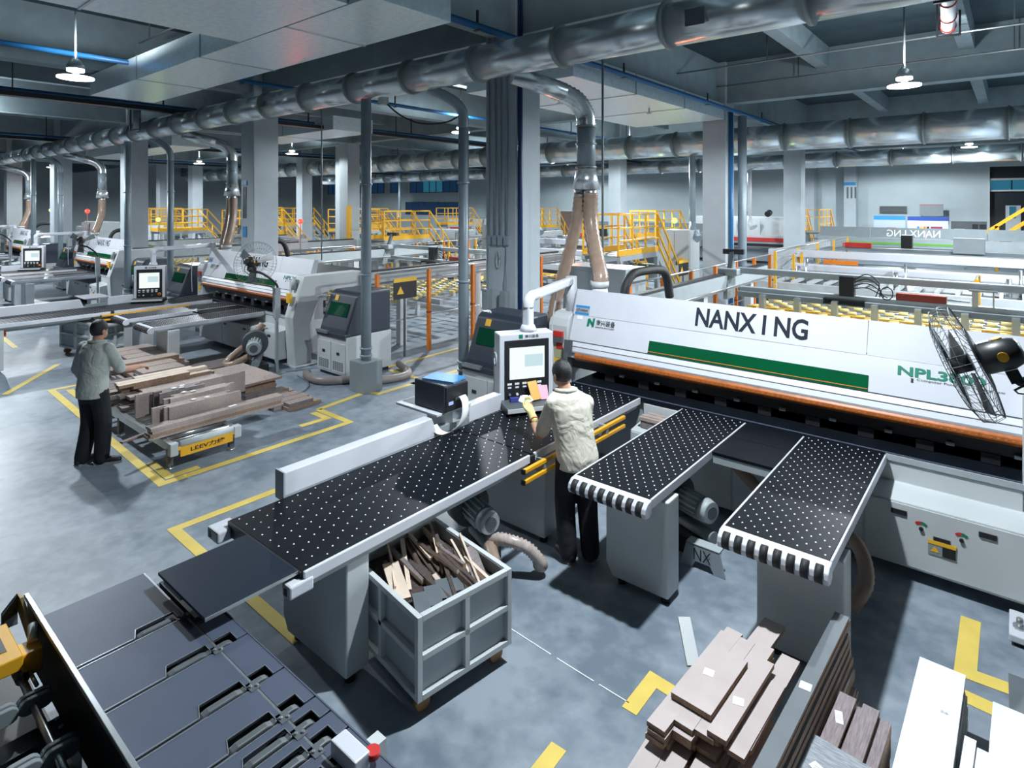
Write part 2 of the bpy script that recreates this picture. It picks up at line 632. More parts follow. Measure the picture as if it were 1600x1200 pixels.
# columns
column_list = [(-6.2, 7.5, 'grey concrete column with conduits just behind the nearest saw console'),
               (-14.1, 7.4, 'grey concrete column behind the second saw beam'),
               (-22.3, 7.4, 'greenish grey column behind the third saw'),
               (-30.5, 7.4, 'slim looking column left of the third saw hood'),
               (-38.7, 7.4, 'farthest visible column of the row along the saws'),
               (-6.1, 16.0, 'tall pale column beside the yellow stair platform'),
               (-22.6, 16.0, 'pale column with yellow upright pad beside it'),
               (-6.5, 24.8, 'column in front of the far wall near right platform'),
               (-24.4, 17.0, 'narrow pale column left of the padded column'),
               (-30.5, 18.6, 'distant column behind the left yellow platforms'),
               (-14.2, 24.8, 'distant column seen behind the brown hoses'),
               (-9.5, 39.6, 'shallow pilaster against the far wall right of platforms'), (-7.3, 39.6, 'shallow pilaster with small blue notice on the far wall'),
               (-44.5, 16.5, 'far slim column beside the left drop pipes'), (-38.7, 16.2, 'far slim column left of centre rows')]
for (x, y, lb) in column_list:
    g = G().box(x - .31, x + .31, y - .31, y + .31, 0, 6.8)
    struct('column', g, CONC, lb, bevel=.012)

# conduits on the near column
t = thing('cable_conduits', 'four grey conduits with switch boxes on the near column', 'conduits', (-6.2, 7.15, 1.2))
for k, x in enumerate((-6.43, -6.30, -6.19, -6.06)):
    part('conduit', G().cyl((x, 7.17, 2.55), (x, 7.17, 6.8), .016, n=8), PIPEG, t)
    part('conduit_socket', G().box(x - .035, x + .035, 7.14, 7.19, 2.45, 2.6), PIPEG, t)
for x in (-6.43, -6.06):
    for dx in (-.025, 0, .025):
        part('cable', G().tube(smooth_path([(x, 7.165, 2.45), (x + dx * .3, 7.16, 2.1), (x + dx, 7.15, 1.85), (x + dx, 7.15, 1.7)]), .009, 6), PIPEG, t)
    part('switch_box', G().box(x - .07, x + .05, 7.08, 7.19, 1.42, 1.75), MGREY, t, bevel=.008)
t = thing('cable_loop', 'small coil of grey cable hung on the near column', 'cable', (-6.22, 7.16, 2.2))
part('coil', G().tube(arc((-6.24, 7.17, 2.22), .06, 0, 2 * PI, (.6, 0, 0), (0, 0, 2.2), 14), .012, 6), LGREY, t)

# fixed vertical pipes on columns
solo('wall_pipe', G().cyl((-5.86, 7.26, 0), (-5.86, 7.26, 6.7), .04), mat('navy_pipe', (.015, .04, .13), .4), 'dark blue vertical pipe on right face of near column', 'pipe')
solo('wall_pipe', G().cyl((-5.72, 15.9, 0), (-5.72, 15.9, 5.5), .05), BLUEP, 'blue vertical pipe beside the tall pale column', 'pipe')
solo('wall_pipe', G().cyl((-5.5, 16.1, 0), (-5.5, 16.1, 5.4), .11), PIPEG, 'grey round pipe beside the tall pale column', 'pipe')

# ------------------------------------------------------------------ overhead services
def round_duct(name, label, y, z, r, x0, x1, step, start, hatch=None):
    t = thing(name, label, 'duct', ((x0 + x1) / 2, y, z - r))
    xs = [x0]
    k = start
    while k < x1:
        if k > x0:
            xs.append(k)
        k += step
    xs.append(x1)
    for a, b in zip(xs, xs[1:]):
        part('duct_segment', G().cyl((a, y, z), (b, y, z), r, n=28), DUCT, t)
        part('duct_flange', G().cyl((b - .02, y, z), (b + .02, y, z), r + .035, n=28), FLANGE, t)
    return t


md = round_duct('main_extraction_duct', 'large silver round duct crossing above all saws', 6.2, 5.05, .235, -58.2, 3.2, 1.42, -4.32 - 1.42 * 38)
g = G()
quad(g, (-2.62, 5.976, 4.93), (1, 0, 0), (0, -.1, 1), .2, .17, .02)
part('inspection_hatch', g, DGREY, md)
g = G()
quad(g, (-11.35, 5.968, 4.98), (1, 0, 0), (0, 0, 1), .16, .12, .02)
part('inspection_hatch', g, DGREY, md)
round_duct('second_extraction_duct', 'wide silver duct running in front of the far wall bay', 18.9, 5.05, .39, -46, 6, 1.7, -46 + 1.7)
round_duct('third_extraction_duct', 'slimmer silver duct farthest back under the ceiling', 30, 5.05, .33, -46, 8, 2.1, -46 + 2.1)


def rect_duct(label, g, bands):
    t = thing('rectangular_duct', label, 'duct', (g.v[0][0], g.v[0][1], 5.27))
    part('duct_body', g, GALV, t, bevel=.006)
    for b in bands:
        part('seam_flange', b, STEEL, t)


rect_duct('broad flat galvanised air duct hung above the printed saw aisle',
          G().box(-14.3, -5.2, 3.95, 5.12, 5.27, 5.68),
          [G().box(x, x + .03, 3.94, 5.13, 5.26, 5.69) for x in (-11.8, -9.3, -6.9)])
rect_duct('flat galvanised branch duct reaching towards the camera overhead',
          G().box(-8.04, -5.6, -2.0, 3.94, 5.275, 5.675),
          [G().box(-8.05, -5.59, y, y + .03, 5.265, 5.685) for y in (-.4, 2.1)])
rect_duct('flat galvanised duct right of the near column',
          G().box(-8.3, -5.78, 8.6, 15.55, 5.27, 5.68), [G().box(-8.31, -5.77, y, y + .03, 5.26, 5.69) for y in (10.8, 13.1)])
rect_duct('flat galvanised duct over the second saw rear',
          G().box(-20.5, -15.2, 10.2, 11.6, 5.25, 5.66), [G().box(-18, -17.97, 10.19, 11.61, 5.24, 5.67)])
rect_duct('flat galvanised duct far left above third saw',
          G().box(-34, -24, 9.2, 10.6, 5.25, 5.66), [G().box(-29, -28.97, 9.19, 10.61, 5.24, 5.67)])
rect_duct('flat galvanised duct deep behind the padded column',
          G().box(-30, -14.6, 20.6, 22.0, 5.25, 5.66), [G().box(-22, -21.97, 20.59, 22.01, 5.24, 5.67)])

for (x, z, lb) in ((-5.6, 5.5, 'blue sprinkler main passing the near column'), (-16.2, 5.5, 'blue sprinkler main above the second saw'), (-26.6, 5.5, 'blue sprinkler main above the third saw'),
                   (-37, 5.5, 'blue sprinkler main far left'), (-12.2, 5.62, 'thin blue pipe between second saw and near column')):
    t = thing('sprinkler_pipe', lb, 'pipe', (x, 15, z))
    part('pipe_run', G().cyl((x, -4, z), (x, 39.5, z), .05 if x > -12 else .045, n=12), BLUEP, t)
    for y in range(-2, 38, 4):
        part('pipe_hanger', G().box(x - .012, x + .012, y, y + .03, z, 5.72 if x > -6 else 6.3).box(x - .06, x + .06, y - .01, y + .04, z - .06, z - .05), BLACK, t)
for (x, lb) in ((-15.8, 'black cable tray beside the second blue main'), (-26.2, 'black cable tray beside the third blue main'), (-36.6, 'black cable tray far left')):
    t = thing('cable_tray', lb, 'cable tray', (x, 15, 5.3))
    part('tray', G().box(x - .12, x + .12, -4, 39.5, 5.30, 5.33).box(x - .12, x - .1, -4, 39.5, 5.33, 5.4).box(x + .1, x + .12, -4, 39.5, 5.33, 5.4), BLACK, t)
    for y in range(-2, 38, 5):
        part('tray_hanger', G().box(x - .01, x + .01, y, y + .02, 5.3, 6.8), BLACK, t)
for (y, x0, x1, z, lb) in ((13.2, -6, 10, 6.1, 'thin light conduit under the slab at right, nearer one'), (15.6, -6, 10, 6.15, 'thin light conduit under the slab at right beside the beam'),
                           (4.4, -13, -9, 6.2, 'thin light conduit under the slab at upper left'), (9.3, -5, 8, 6.1, 'thin light conduit running behind the big duct')):
    t = thing('ceiling_conduit', lb, 'conduit', ((x0 + x1) / 2, y, z))
    part('conduit_run', G().cyl((x0, y, z), (x1, y, z), .018, n=8), STEEL, t)
    for k in range(4):
        xx = x0 + (x1 - x0) * (k + .5) / 4
        part('conduit_hanger', G().box(xx - .01, xx + .01, y - .01, y + .01, z, 6.8 if z > 5 else 5.0), DGREY, t)
t = thing('drain_pipe', 'pale ceiling drain pipe with red clamps at upper right', 'pipe', (-.55, 11, 5.9))
part('pipe_body', G().cyl((-.62, 9.0, 6.1), (-.86, 12.6, 6.05), .1, n=14), OFFW, t)
for y in (9.9, 10.9, 11.8, 12.4):
    f_ = (y - 9) / 3.6
    part('red_clamp', G().cyl((-.62 - .24 * f_, y - .02, 6.1 - .05 * f_), (-.62 - .24 * f_, y + .02, 6.1 - .05 * f_), .115, n=14), RED, t)
for y in (10.3, 12.5):
    f_ = (y - 9) / 3.6
    xx = -.62 - .24 * f_
    part('black_bracket', G().box(xx - .17, xx + .17, y, y + .05, 5.9, 5.94).box(xx - .17, xx - .14, y, y + .05, 5.94, 6.8).box(xx + .14, xx + .17, y, y + .05, 5.94, 6.8), BLACK, t)


def drop_pipe(x, y, r, ztop, lb, grp, elbow=None):
    t = thing('drop_pipe', lb, 'pipe', (x, y, 0), group=grp)
    part('base_box', G().box(x - .19, x + .19, y - .19, y + .19, 0, .5), MGREY, t, bevel=.006)
    part('pipe_shaft', G().cyl((x, y, .5), (x, y, ztop), r, n=16), PIPEG, t)
    for z in (.56, .68, 1.9, 3.4):
        part('pipe_collar', G().cyl((x, y, z), (x, y, z + .035), r + .018, n=16), PIPEG, t)
    if elbow:
        part('pipe_elbow', ribbed(G(), [(x, y, ztop), (x, y - .03, ztop + .25), (x - .1, y - .15, ztop + .42), elbow], r, .09, 14, .05), PIPEG, t)
    return t


GP = 'grey drop pipes under the main duct'
dp1 = drop_pipe(-8.3, 6.2, .085, 4.85, 'grey vertical pipe on a grey floor box between the two saws', GP)
dp2 = drop_pipe(-6.45, 6.62, .08, 4.25, 'grey vertical pipe with ribbed elbow beside the near column', GP, (-6.85, 6.3, 4.85))
for k, dx in ((1, -10.9), (2, -20.9)):
    for d, nm in ((dp1, 'straight'), (dp2, 'elbowed')):
        copy_tree(d, shifted(d, dx), label='%s grey drop pipe beside the %s saw' % (nm, ('', 'second', 'third')[k]))
t = thing('sagging_cable', 'thick black cable sagging below the big duct beside elbowed pipe', 'cable', (-7.2, 6.4, 4.2))
part('cable_run', G().tube(smooth_path([(-8.0, 6.3, 4.82), (-7.7, 6.4, 4.55), (-7.3, 6.5, 4.38), (-6.8, 6.58, 4.36), (-6.5, 6.6, 4.45)]), .014, 8), BLACK, t)
part('cable_plug', G().box(-8.05, -7.9, 6.25, 6.35, 4.72, 4.84), OFFW, t)
solo('hanger_rod', G().cyl((-4.9, 8.1, 2.0), (-4.9, 8.1, 5.7), .018, n=8), MGREY, 'thin grey vertical rod right of the brown hoses', 'rod')
solo('hanger_rod', G().cyl((-11.3, 7.3, 1.9), (-11.3, 7.3, 5.7), .014, n=8), MGREY, 'thin grey vertical rod behind the second saw beam', 'rod')


def hose_drop(lb, grp):
    x, y = -4.72, 7.35
    t = thing('extraction_drop', lb, 'dust pipe', (x, y, 2.0), group=grp)
    part('branch_pipe', G().cyl((-5.25, 6.35, 4.86), (-4.86, 7.0, 4.66), .13, n=18), DUCT, t)
    part('ribbed_elbow', ribbed(G(), [(-4.95, 6.9, 4.70), (-4.8, 7.18, 4.58), (-4.73, 7.33, 4.38), (-4.72, 7.35, 4.2)], .135, .09, 18, .05), DUCT, t)
    part('drop_tube', G().cyl((x, y, 4.2), (x, y, 3.62), .132, n=20), PIPEG, t)
    for z in (4.2, 3.95, 3.62):
        part('tube_collar', G().cyl((x, y, z - .012), (x, y, z + .012), .15, n=20), FLANGE, t)
    part('reducer_cone', G().tube([(x, y, 3.6), (x, y, 3.3)], [.135, .2], 20), DUCT, t)
    part('hose_clamp', G().cyl((x + .09, y - .02, 3.32), (x + .09, y - .02, 3.18), .085, n=14), STEEL, t)
    part('hose_clamp', G().cyl((x - .1, y, 3.32), (x - .1, y, 3.18), .085, n=14), STEEL, t)
    part('dust_hose', ribbed(G(), [(x + .09, y - .02, 3.25), (x + .1, y - .03, 2.8), (x + .30, y - .2, 2.35), (-4.28, 7.02, 2.12), (-4.28, 7.0, 2.0)], .105, .06, 16, .06), HOSE, t)
    part('dust_hose', ribbed(G(), [(x - .1, y, 3.25), (x - .17, y, 2.8), (x - .32, 7.3, 2.2), (x - .45, 7.25, 1.7), (x - .5, 7.2, 1.2), (x - .42, 7.2, .9)], .09, .055, 14, .06), HOSE, t)
    part('hose_collar', G().cyl((-4.28, 7.0, 2.06), (-4.28, 7.0, 1.98), .125, n=18), OFFW, t)
    return t


hd = hose_drop('silver drop tube with two brown hoses at the nearest saw', 'extraction drops over the saws')
copy_tree(hd, shifted(hd, -10.9, .1), label='silver drop tube with two tan hoses at the second saw')
copy_tree(hd, shifted(hd, -20.9, .1), label='silver drop tube with two tan hoses at the third saw')
copy_tree(hd, shifted(hd, -31.2, .1), label='silver drop tube with two tan hoses at the fourth saw')


# far extraction pipes seen against the wall
def far_drop(x, y, m_, lb):
    t = thing('far_drop_pipe', lb, 'pipe', (x, y, 1.9))
    part('pipe_shaft', G().cyl((x, y, 2.5), (x, y, 4.75), .1, n=12), m_, t)
    part('pipe_shoe', G().tube([(x, y, 2.5), (x + .05, y - .1, 2.2), (x + .25, y - .2, 1.95)], [.1, .12, .2], 12), m_, t)


BRP = mat('bright_white_pipe', (.85, .87, .9), .3)
for (x, y, m_, lb) in ((-17.0, 30.0, BRP, 'bright white far pipe left of the brown hoses'), (-9.9, 30.0, BRP, 'bright pipe above the far red striped machine'),
                      (-8.06, 18.9, PIPEG, 'grey forked far pipe above the green beacon'), (-36, 30, PIPEG, 'far grey bent pipe before the blue windows'),
                      (-35.4, 18.9, BRP, 'bright far pipe over the left yellow platform'), (-14.4, 18.9, PIPEG, 'far grey pipe right of the near column'),
                      (-26, 18.9, PIPEG, 'far grey pipe right of padded column')):
    far_drop(x, y, m_, lb)


# high-bay lamps; each carries its own light
def bay_lamp(x, y, z, lb, watts, grp='high-bay lamps', r=.25, top=6.8, cone=176):
    t = thing('high_bay_lamp', lb, 'lamp', (x, y, z), group=grp)
    part('stem', G().cyl((x, y, z + .32), (x, y, top), .014, n=8), DGREY, t)
    part('driver_dome', G().loft([(x, y, z + .14, .125, .125), (x, y, z + .19, .125, .125), (x, y, z + .26, .09, .09), (x, y, z + .33, .03, .03)], 18), LAMPS, t)
    part('glow_ring', G().cyl((x, y, z + .10), (x, y, z + .145), .12, n=18), LAMPE, t)
    part('neck', G().cyl((x, y, z + .03), (x, y, z + .1), .05, n=10), LAMPS, t)
    part('lamp_shade', G().tube([(x, y, z + .012), (x, y, z + .04)], [r, .1], 24), LAMPS, t)
    part('diffuser', G().cyl((x, y, z - .012), (x, y, z + .01), r, n=24), LAMPE, t)
    if watts:
        inv, _ = ORG[t]
        lamp_light(inv @ Vector((x, y, z - .06)), watts, parent=t, cone=cone)
        lamp_light(inv @ Vector((x + .06, y, z + .36)), min(watts, LAMP_W) * .17, 'upper_glow_light', parent=t, up=True, cone=178)
    return t


W = LAMP_W
for a in ((-11.5, 2.98, 5.1, 'high-bay lamp hanging at upper left above the second saw', W * .58, 'high-bay lamps', .25, 6.8, 146),
          (-1.44, 12.17, 5.1, 'high-bay lamp on a long rod at upper right', W * .7),
          (-1.3, 28.3, 5.2, 'far high-bay lamp in front of the silver ducts at right', W * 1.1),
          (-24.6, 14.4, 5.3, 'far high-bay lamp left of the padded column', W * .4),
          (-1.9, 4.2, 5.1, 'high-bay lamp above the nearest saw tables', W * .9, 'high-bay lamps', .25, 6.8, 156),
          (-12.0, 12.2, 5.1, 'high-bay lamp above the rear of the second saw', W * .85),
          (-22.0, 3.2, 5.1, 'high-bay lamp above the third saw tables', W * 1.0),
          (-11.5, 21, 5.2, 'far high-bay lamp behind the near column', W * 1.1), (-20.5, 24, 5.2, 'far high-bay lamp before the blue windows', W * 1.1),
          (-32, 4.5, 5.1, 'small far high-bay lamp at far left', W * .8), (-33, 14, 5.2, 'small far lamp over the left platforms', W * 1.1),
          (-36, 25, 5.2, 'small far lamp deep in the left bay', W * 1.1), (-12, 32, 5.2, 'far lamp before the end wall', W * .85), (-4.2, 35, 5.2, 'added far lamp brightening the wall above the notice boards', W * .85), (-24, 35, 5.2, 'added far lamp brightening the wall near the blue windows', W * .85),  # last two lamps are added to brighten the far wall
          (-43, 10, 5.2, 'tiny far lamp at the left end', W * 1.1), (-46, 28, 5.2, 'tiny far lamp at the deep left corner', W * 1.1),
          (5.5, 14, 5.2, 'high-bay lamp right of the picture over the next saw', W * .7), (3.1, 17.0, 5.2, 'added high-bay lamp out of view at right, brightening the back row', W * 2.4)):  # second lamp is added out of view to whiten the back-row portal
    bay_lamp(*a)
t = thing('camera_arm', 'small dome camera on a bracket arm by the near column top', 'camera', (-6.4, 6.9, 5.2))
part('bracket_arm', G().box(-6.85, -6.3, 7.0, 7.06, 5.42, 5.47).box(-6.34, -6.26, 6.98, 7.19, 5.36, 5.5), DGREY, t)
part('dome_head', G().ball((-6.85, 7.03, 5.36), .09, .09, .06), LGREY, t)
t = thing('exhaust_fan', 'square framed round fan hung left of the silver duct', 'fan', (-17.2, 5.9, 4.9))
part('fan_disc', G().cyl((-17.25, 5.7, 5.32), (-17.2, 5.85, 5.32), .3, n=24), MGREY, t)
for a, b in (((-17.6, 5.75, 4.98), (-16.95, 5.75, 4.98)), ((-17.6, 5.75, 5.66), (-16.95, 5.75, 5.66)), ((-17.6, 5.75, 4.98), (-17.6, 5.75, 5.66)), ((-16.95, 5.75, 4.98), (-16.95, 5.75, 5.66))):
    part('frame_bar', G().bar(a, b, .04, .04), DGREY, t)
for (x, y, lb) in ((-7.2, 10.2, 'small sprinkler head under duct right of near column'), (-6.4, 12.6, 'small sprinkler head on flat duct farther right')):
    t = thing('fire_sprinkler', lb, 'sprinkler', (x, y, 5.1))
    part('head_stem', G().cyl((x, y, 5.16), (x, y, 5.27), .02, n=8), STEEL, t)
    part('deflector', G().cyl((x, y, 5.14), (x, y, 5.16), .06, n=12), STEEL, t)

# ------------------------------------------------------------------ panel saw (nearest), later copied for the next two saws
def face_pt(x, t_):
    """point on the slanted lower hood face, t_ = 0 at its lower edge and 1 at the seam"""
    return Vector((x, 6.5 + .12 * t_, 1.33 + .32 * t_))


def up_pt(x, t_):
    return Vector((x, 6.62 + .10 * t_, 1.652 + .318 * t_))


UX = Vector((1, 0, 0))
LV = (face_pt(0, 1) - face_pt(0, 0)).normalized()
UV = (up_pt(0, 1) - up_pt(0, 0)).normalized()
BX0, BX1 = -4.44, .10


def build_saw(label):
    t = thing('panel_saw', label, 'panel saw', (-2.2, 6.5, 0), group='panel saws in a row')
    part('base_cabinet', G().prism([(5.9, .11), (5.9, .64), (6.2, .68), (6.2, .85), (7.0, .85), (7.0, .11)], 'x', -3.22, .1), OFFW, t, bevel=.008)
    for x0, x1 in ((-3.2, -2.12), (-2.1, -1.0), (-.98, .09)):
        d = part('door', G().box(x0, x1, 5.888, 5.9, .13, .625), OFFW, t, bevel=.004)
        for f_ in (.23, .77) if x1 > 0 else (.12, .88):
            xx = x0 + (x1 - x0) * f_
            part('handle', G().box(xx - .055, xx + .055, 5.882, 5.89, .535, .575).box(xx - .05, xx + .05, 5.878, 5.884, .537, .548), BLACK, d)
        if x1 > 0:
            for cx_, cz in ((-.581, .494), (-.318, .493)):
                for a0, a1, m_ in ((.25 * PI, .5 * PI, GREENP), (.5 * PI, .75 * PI, RED)):
                    g = G()
                    o_ = arc((cx_, 5.884, cz - .03), .062, a0, a1, (1, 0, 0), (0, 0, 1), 5)
                    i_ = arc((cx_, 5.884, cz - .03), .040, a0, a1, (1, 0, 0), (0, 0, 1), 5)
                    n = len(o_)
                    g.add(i_ + o_, [(k, k + 1, n + k + 1, n + k) for k in range(n - 1)])
                    part('dial_arc', g, m_, d)
                part('knob', G().cyl((cx_, 5.89, cz - .025), (cx_, 5.872, cz - .025), .015, n=10), BLACK, d)
            part('handle', G().box(-.5, -.39, 5.882, 5.89, .40, .435), BLACK, d)
            sg = part('warning_plate', G().box(-.535, -.35, 5.882, 5.888, .29, .39), MGREY, d)
            part('yellow_band', G().box(-.535, -.35, 5.879, 5.884, .375, .405), YPRINT, d)
            part('warning_triangle', G().add([(-.52, 5.880, .315), (-.46, 5.880, .315), (-.49, 5.880, .362)], [(0, 1, 2)]), YPRINT, d)
            part('black_panel', G().box(-.44, -.355, 5.879, 5.884, .295, .37), BLACKP, d)
    part('saw_bed', G().box(-4.2, .1, 6.2, 7.0, .86, .9), TOP, t)
    part('bed_edge', G().box(-.87, .1, 6.185, 6.2, .855, .905), LGREY, t)
    part('bed_rail', G().box(-4.2, .1, 6.225, 6.25, .9, .903), SLATE, t)
    part('lower_frame', G().box(-4.2, -3.25, 6.25, 6.9, .12, .86), MGREY, t)
    # pressure beam and the parts under the hood
    part('pressure_beam', G().box(-4.4, .08, 6.52, 6.98, .99, 1.13), BLACK, t)
    part('gap_light_block', G().box(-4.3, .08, 6.86, 6.9, .88, 1.0), BLACK, t)  # added black plate, blocks the bright view through the gap under the hood
    for k in range(9):
        x = -3.9 + .46 * k
        part('clamp_shoe', G().box(x, x + .13, 6.50, 6.56, .905, .99), BLACK, t)
        part('fixing_plate', G().box(x + .22, x + .28, 6.47, 6.50, 1.0, 1.025), MGREY, t)
    # hood
    part('hood_body', G().prism([(6.62, 1.65), (6.5, 1.33), (6.465, 1.285), (6.425, 1.20), (6.44, 1.13), (6.98, 1.13), (7.05, 1.65)], 'x', BX0, BX1), WHITE, t, bevel=.006)
    part('letter_backing_sheet', G().box(BX0, BX1, 6.67, 8.1, 1.655, 1.665), BLACK, t)  # added black sheet, meant to darken what lies behind the lettering
    part('hood_groove', G().bar((BX0, 6.4975, 1.335), (BX1, 6.4975, 1.335), .008, .007), DGREY, t)
    part('hood_groove', G().bar((BX0, 6.4595, 1.275), (BX1, 6.4595, 1.275), .008, .006), DGREY, t)
    part('chain_guard', G().prism([(6.43, 1.222), (6.405, 1.21), (6.43, 1.2)], 'x', BX0 + .1, BX1), STEEL, t)
    g = G()
    for f_ in (0, ):
        o = face_pt(-3.32, .02)
        quad(g, o, UX, LV, 2.26, .148, .012)
    part('hood_window', g, GREENG, t, label='long green see-through window strip')
    g = G()
    quad(g, face_pt(-3.32, .09) + Vector((0, -.0135, 0)), UX, LV, 2.26, .006, .002)
    part('window_line', g, ORANGE, t)
    part('dust_curtain', G().prism([(6.405, 1.21), (6.385, 1.185), (6.385, 1.15), (6.41, 1.12), (6.46, 1.12), (6.46, 1.21)], 'x', BX0 + .16, BX1), CURT, t, bevel=.006)
    g = G()
    x = BX0 + .25
    while x < BX1 - .05:
        g.box(x, x + .018, 6.382, 6.386, 1.164, 1.170)
        x += .048
    part('curtain_glints', g, mat('curtain_glint', (.62, .24, .06), .4), t, kind='stuff')
    HH = (up_pt(0, 1) - up_pt(0, 0)).length
    g = G()
    quad(g, up_pt(BX0, 0), UX, UV, -1.09 - BX0, HH, .006)
    part('upper_panel', g, WHITE, t)
    text('dark_lettering', 'NANX I NG', MIRROR, t, up_pt(-2.80, .0) + UV * .055, UX, UV, 1.185, .215, .026, lift=.0075)  # dark letters laid on the panel stand in for see-through cut-outs
    g = G()
    quad(g, up_pt(-1.083, 0), UX, UV, BX1 + 1.083, (up_pt(0, 1) - up_pt(0, 0)).length, .006)
    part('upper_panel', g, WHITE, t)
    part('panel_end', G().prism([(6.62, 1.652), (6.72, 1.97), (6.80, 1.97), (6.74, 1.652)], 'x', BX1, BX1 + .012), LGREY, t)
    part('panel_end', G().prism([(6.62, 1.652), (6.72, 1.97), (6.74, 1.97), (6.66, 1.652)], 'x', BX0 - .02, BX0), LGREY, t)
    # prints on the hood
    g = G()
    quad(g, up_pt(-4.42, .02), UX, UV, .21, .115, .006)
    part('number_plate', g, WHITEP, t)
    for f_ in (.02, .29):
        g = G()
        quad(g, up_pt(-4.42, f_) + Vector((0, -.006, 0)), UX, UV, .21, .03, .002)
        part('plate_band', g, BLUEPR, t)
    text('plate_number', 'CT-A006A', BLACKP, t, up_pt(-4.40, .15) + Vector((0, -.006, 0)), UX, UV, .165, .03, .01)
    g = G()
    quad(g, face_pt(-4.38, .85), UX, LV, .08, .045, .004)
    part('small_tag', g, WHITEP, t)
    g = G()
    b0 = face_pt(-4.21, .62)
    nn = Vector((0, -.008, .003))
    P2 = lambda a, b: b0 + nn + UX * a + LV * b
    g.add([P2(0, 0), P2(.035, .01), P2(.035, .108), P2(0, .098)], [(0, 1, 2, 3)])
    g.add([P2(.035, .06), P2(.09, .0), P2(.09, .04), P2(.035, .1)], [(0, 1, 2, 3)])
    g.add([P2(.075, .0), P2(.105, .008), P2(.105, .118), P2(.075, .108)], [(0, 1, 2, 3)])
    part('maker_emblem', g, GREENP, t)
    text('maker_name', '南兴装备', BLACKP, t, face_pt(-4.08, .70), UX, LV, .27, .075, .006, lift=.006)
    text('maker_subtitle', 'NANXING MACHINERY', BLACKP, t, face_pt(-4.08, .615), UX, LV, .27, .018, .01, lift=.006)
    text('model_number', 'NPL3800', GREENP, t, face_pt(-.83, .60), UX, LV, .64, .085, .03, lift=.006)
    text('model_subtitle', 'Computer Panel Rear Feeding Saw', BLACKP, t, face_pt(-.68, .50), UX, LV, .62, .026, .0, lift=.006)
    for f_ in (.51, .45):
        g = G()
        quad(g, face_pt(-.725, f_), UX, LV, .018, .016, .006)
        part('square_dot', g, BLACKP, t)
    # left and right side frames
    part('side_frame', G().prism([(6.50, .3), (6.50, 1.5), (6.54, 1.6), (6.62, 1.65), (6.70, 1.66), (7.3, 1.66), (7.3, .3)], 'x', -4.76, -4.46), OFFW, t, bevel=.012, label='round shouldered left side frame')
    part('side_foot', G().box(-4.8, -4.4, 6.3, 7.2, 0, .3), OFFW, t)
    part('emergency_latch', G().box(-4.66, -4.52, 6.46, 6.50, 1.36, 1.43), RED, t, label='red emergency latch')
    part('latch_body', G().box(-4.66, -4.52, 6.45, 6.505, 1.29, 1.355), DGREY, t)
    part('inspection_card', G().box(-4.71, -4.53, 6.492, 6.502, 1.08, 1.285), mat('olive_card', (.42, .42, .27), .6), t)
    part('card_header', G().box(-4.63, -4.53, 6.486, 6.494, 1.2, 1.285), RED, t)
    part('yellow_label', G().box(-4.70, -4.54, 6.486, 6.502, .99, 1.07), YPRINT, t)
    part('warning_triangle', G().add([(-4.67, 6.496, .9), (-4.59, 6.496, .9), (-4.63, 6.496, .975)], [(0, 1, 2)]), YPRINT, t)
    part('hood_slot_plate', G().prism([(6.42, 1.35), (6.40, 1.2), (6.38, 1.2), (6.40, 1.36)], 'x', BX0 + .0, BX0 + .12), DGREY, t)
    part('side_frame', G().prism([(6.1, .02), (6.45, .02), (6.42, .75), (6.62, 1.3), (6.9, 1.38), (7.6, 1.38), (7.6, 1.7), (6.30, 1.7), (6.05, .93)], 'x', .12, .42), OFFW, t, bevel=.015, label='leaning right side frame')
    part('foot_plate', G().box(.08, .55, 6.02, 6.6, 0, .025), LGREY, t)
    part('yellow_card', G().box(.17, .3, 6.06, 6.11, 1.2, 1.38), YPRINT, t)
    part('clear_bottle', G().cyl((.23, 6.18, 1.44), (.23, 6.2, 1.66), .05, n=10), LGREY, t)
    part('console_side', G().box(.05, .12, 6.2, 6.9, .3, 1.6), OFFW, t)
    # drag chain arch on the hood
    part('drag_chain', G().tube(smooth_path([(-4.15, 7.5, 1.62), (-4.15, 7.45, 1.9), (-4.12, 7.6, 2.1), (-4.05, 7.9, 2.14), (-4.0, 8.25, 2.12), (-3.98, 8.4, 2.0), (-3.98, 8.5, 1.7)]), .065, 8), CHAIN, t)
    part('hood_duct_stub', G().cyl((-4.28, 7.0, 1.6), (-4.28, 7.0, 1.99), .11, n=18), WHITE, t)
    return t


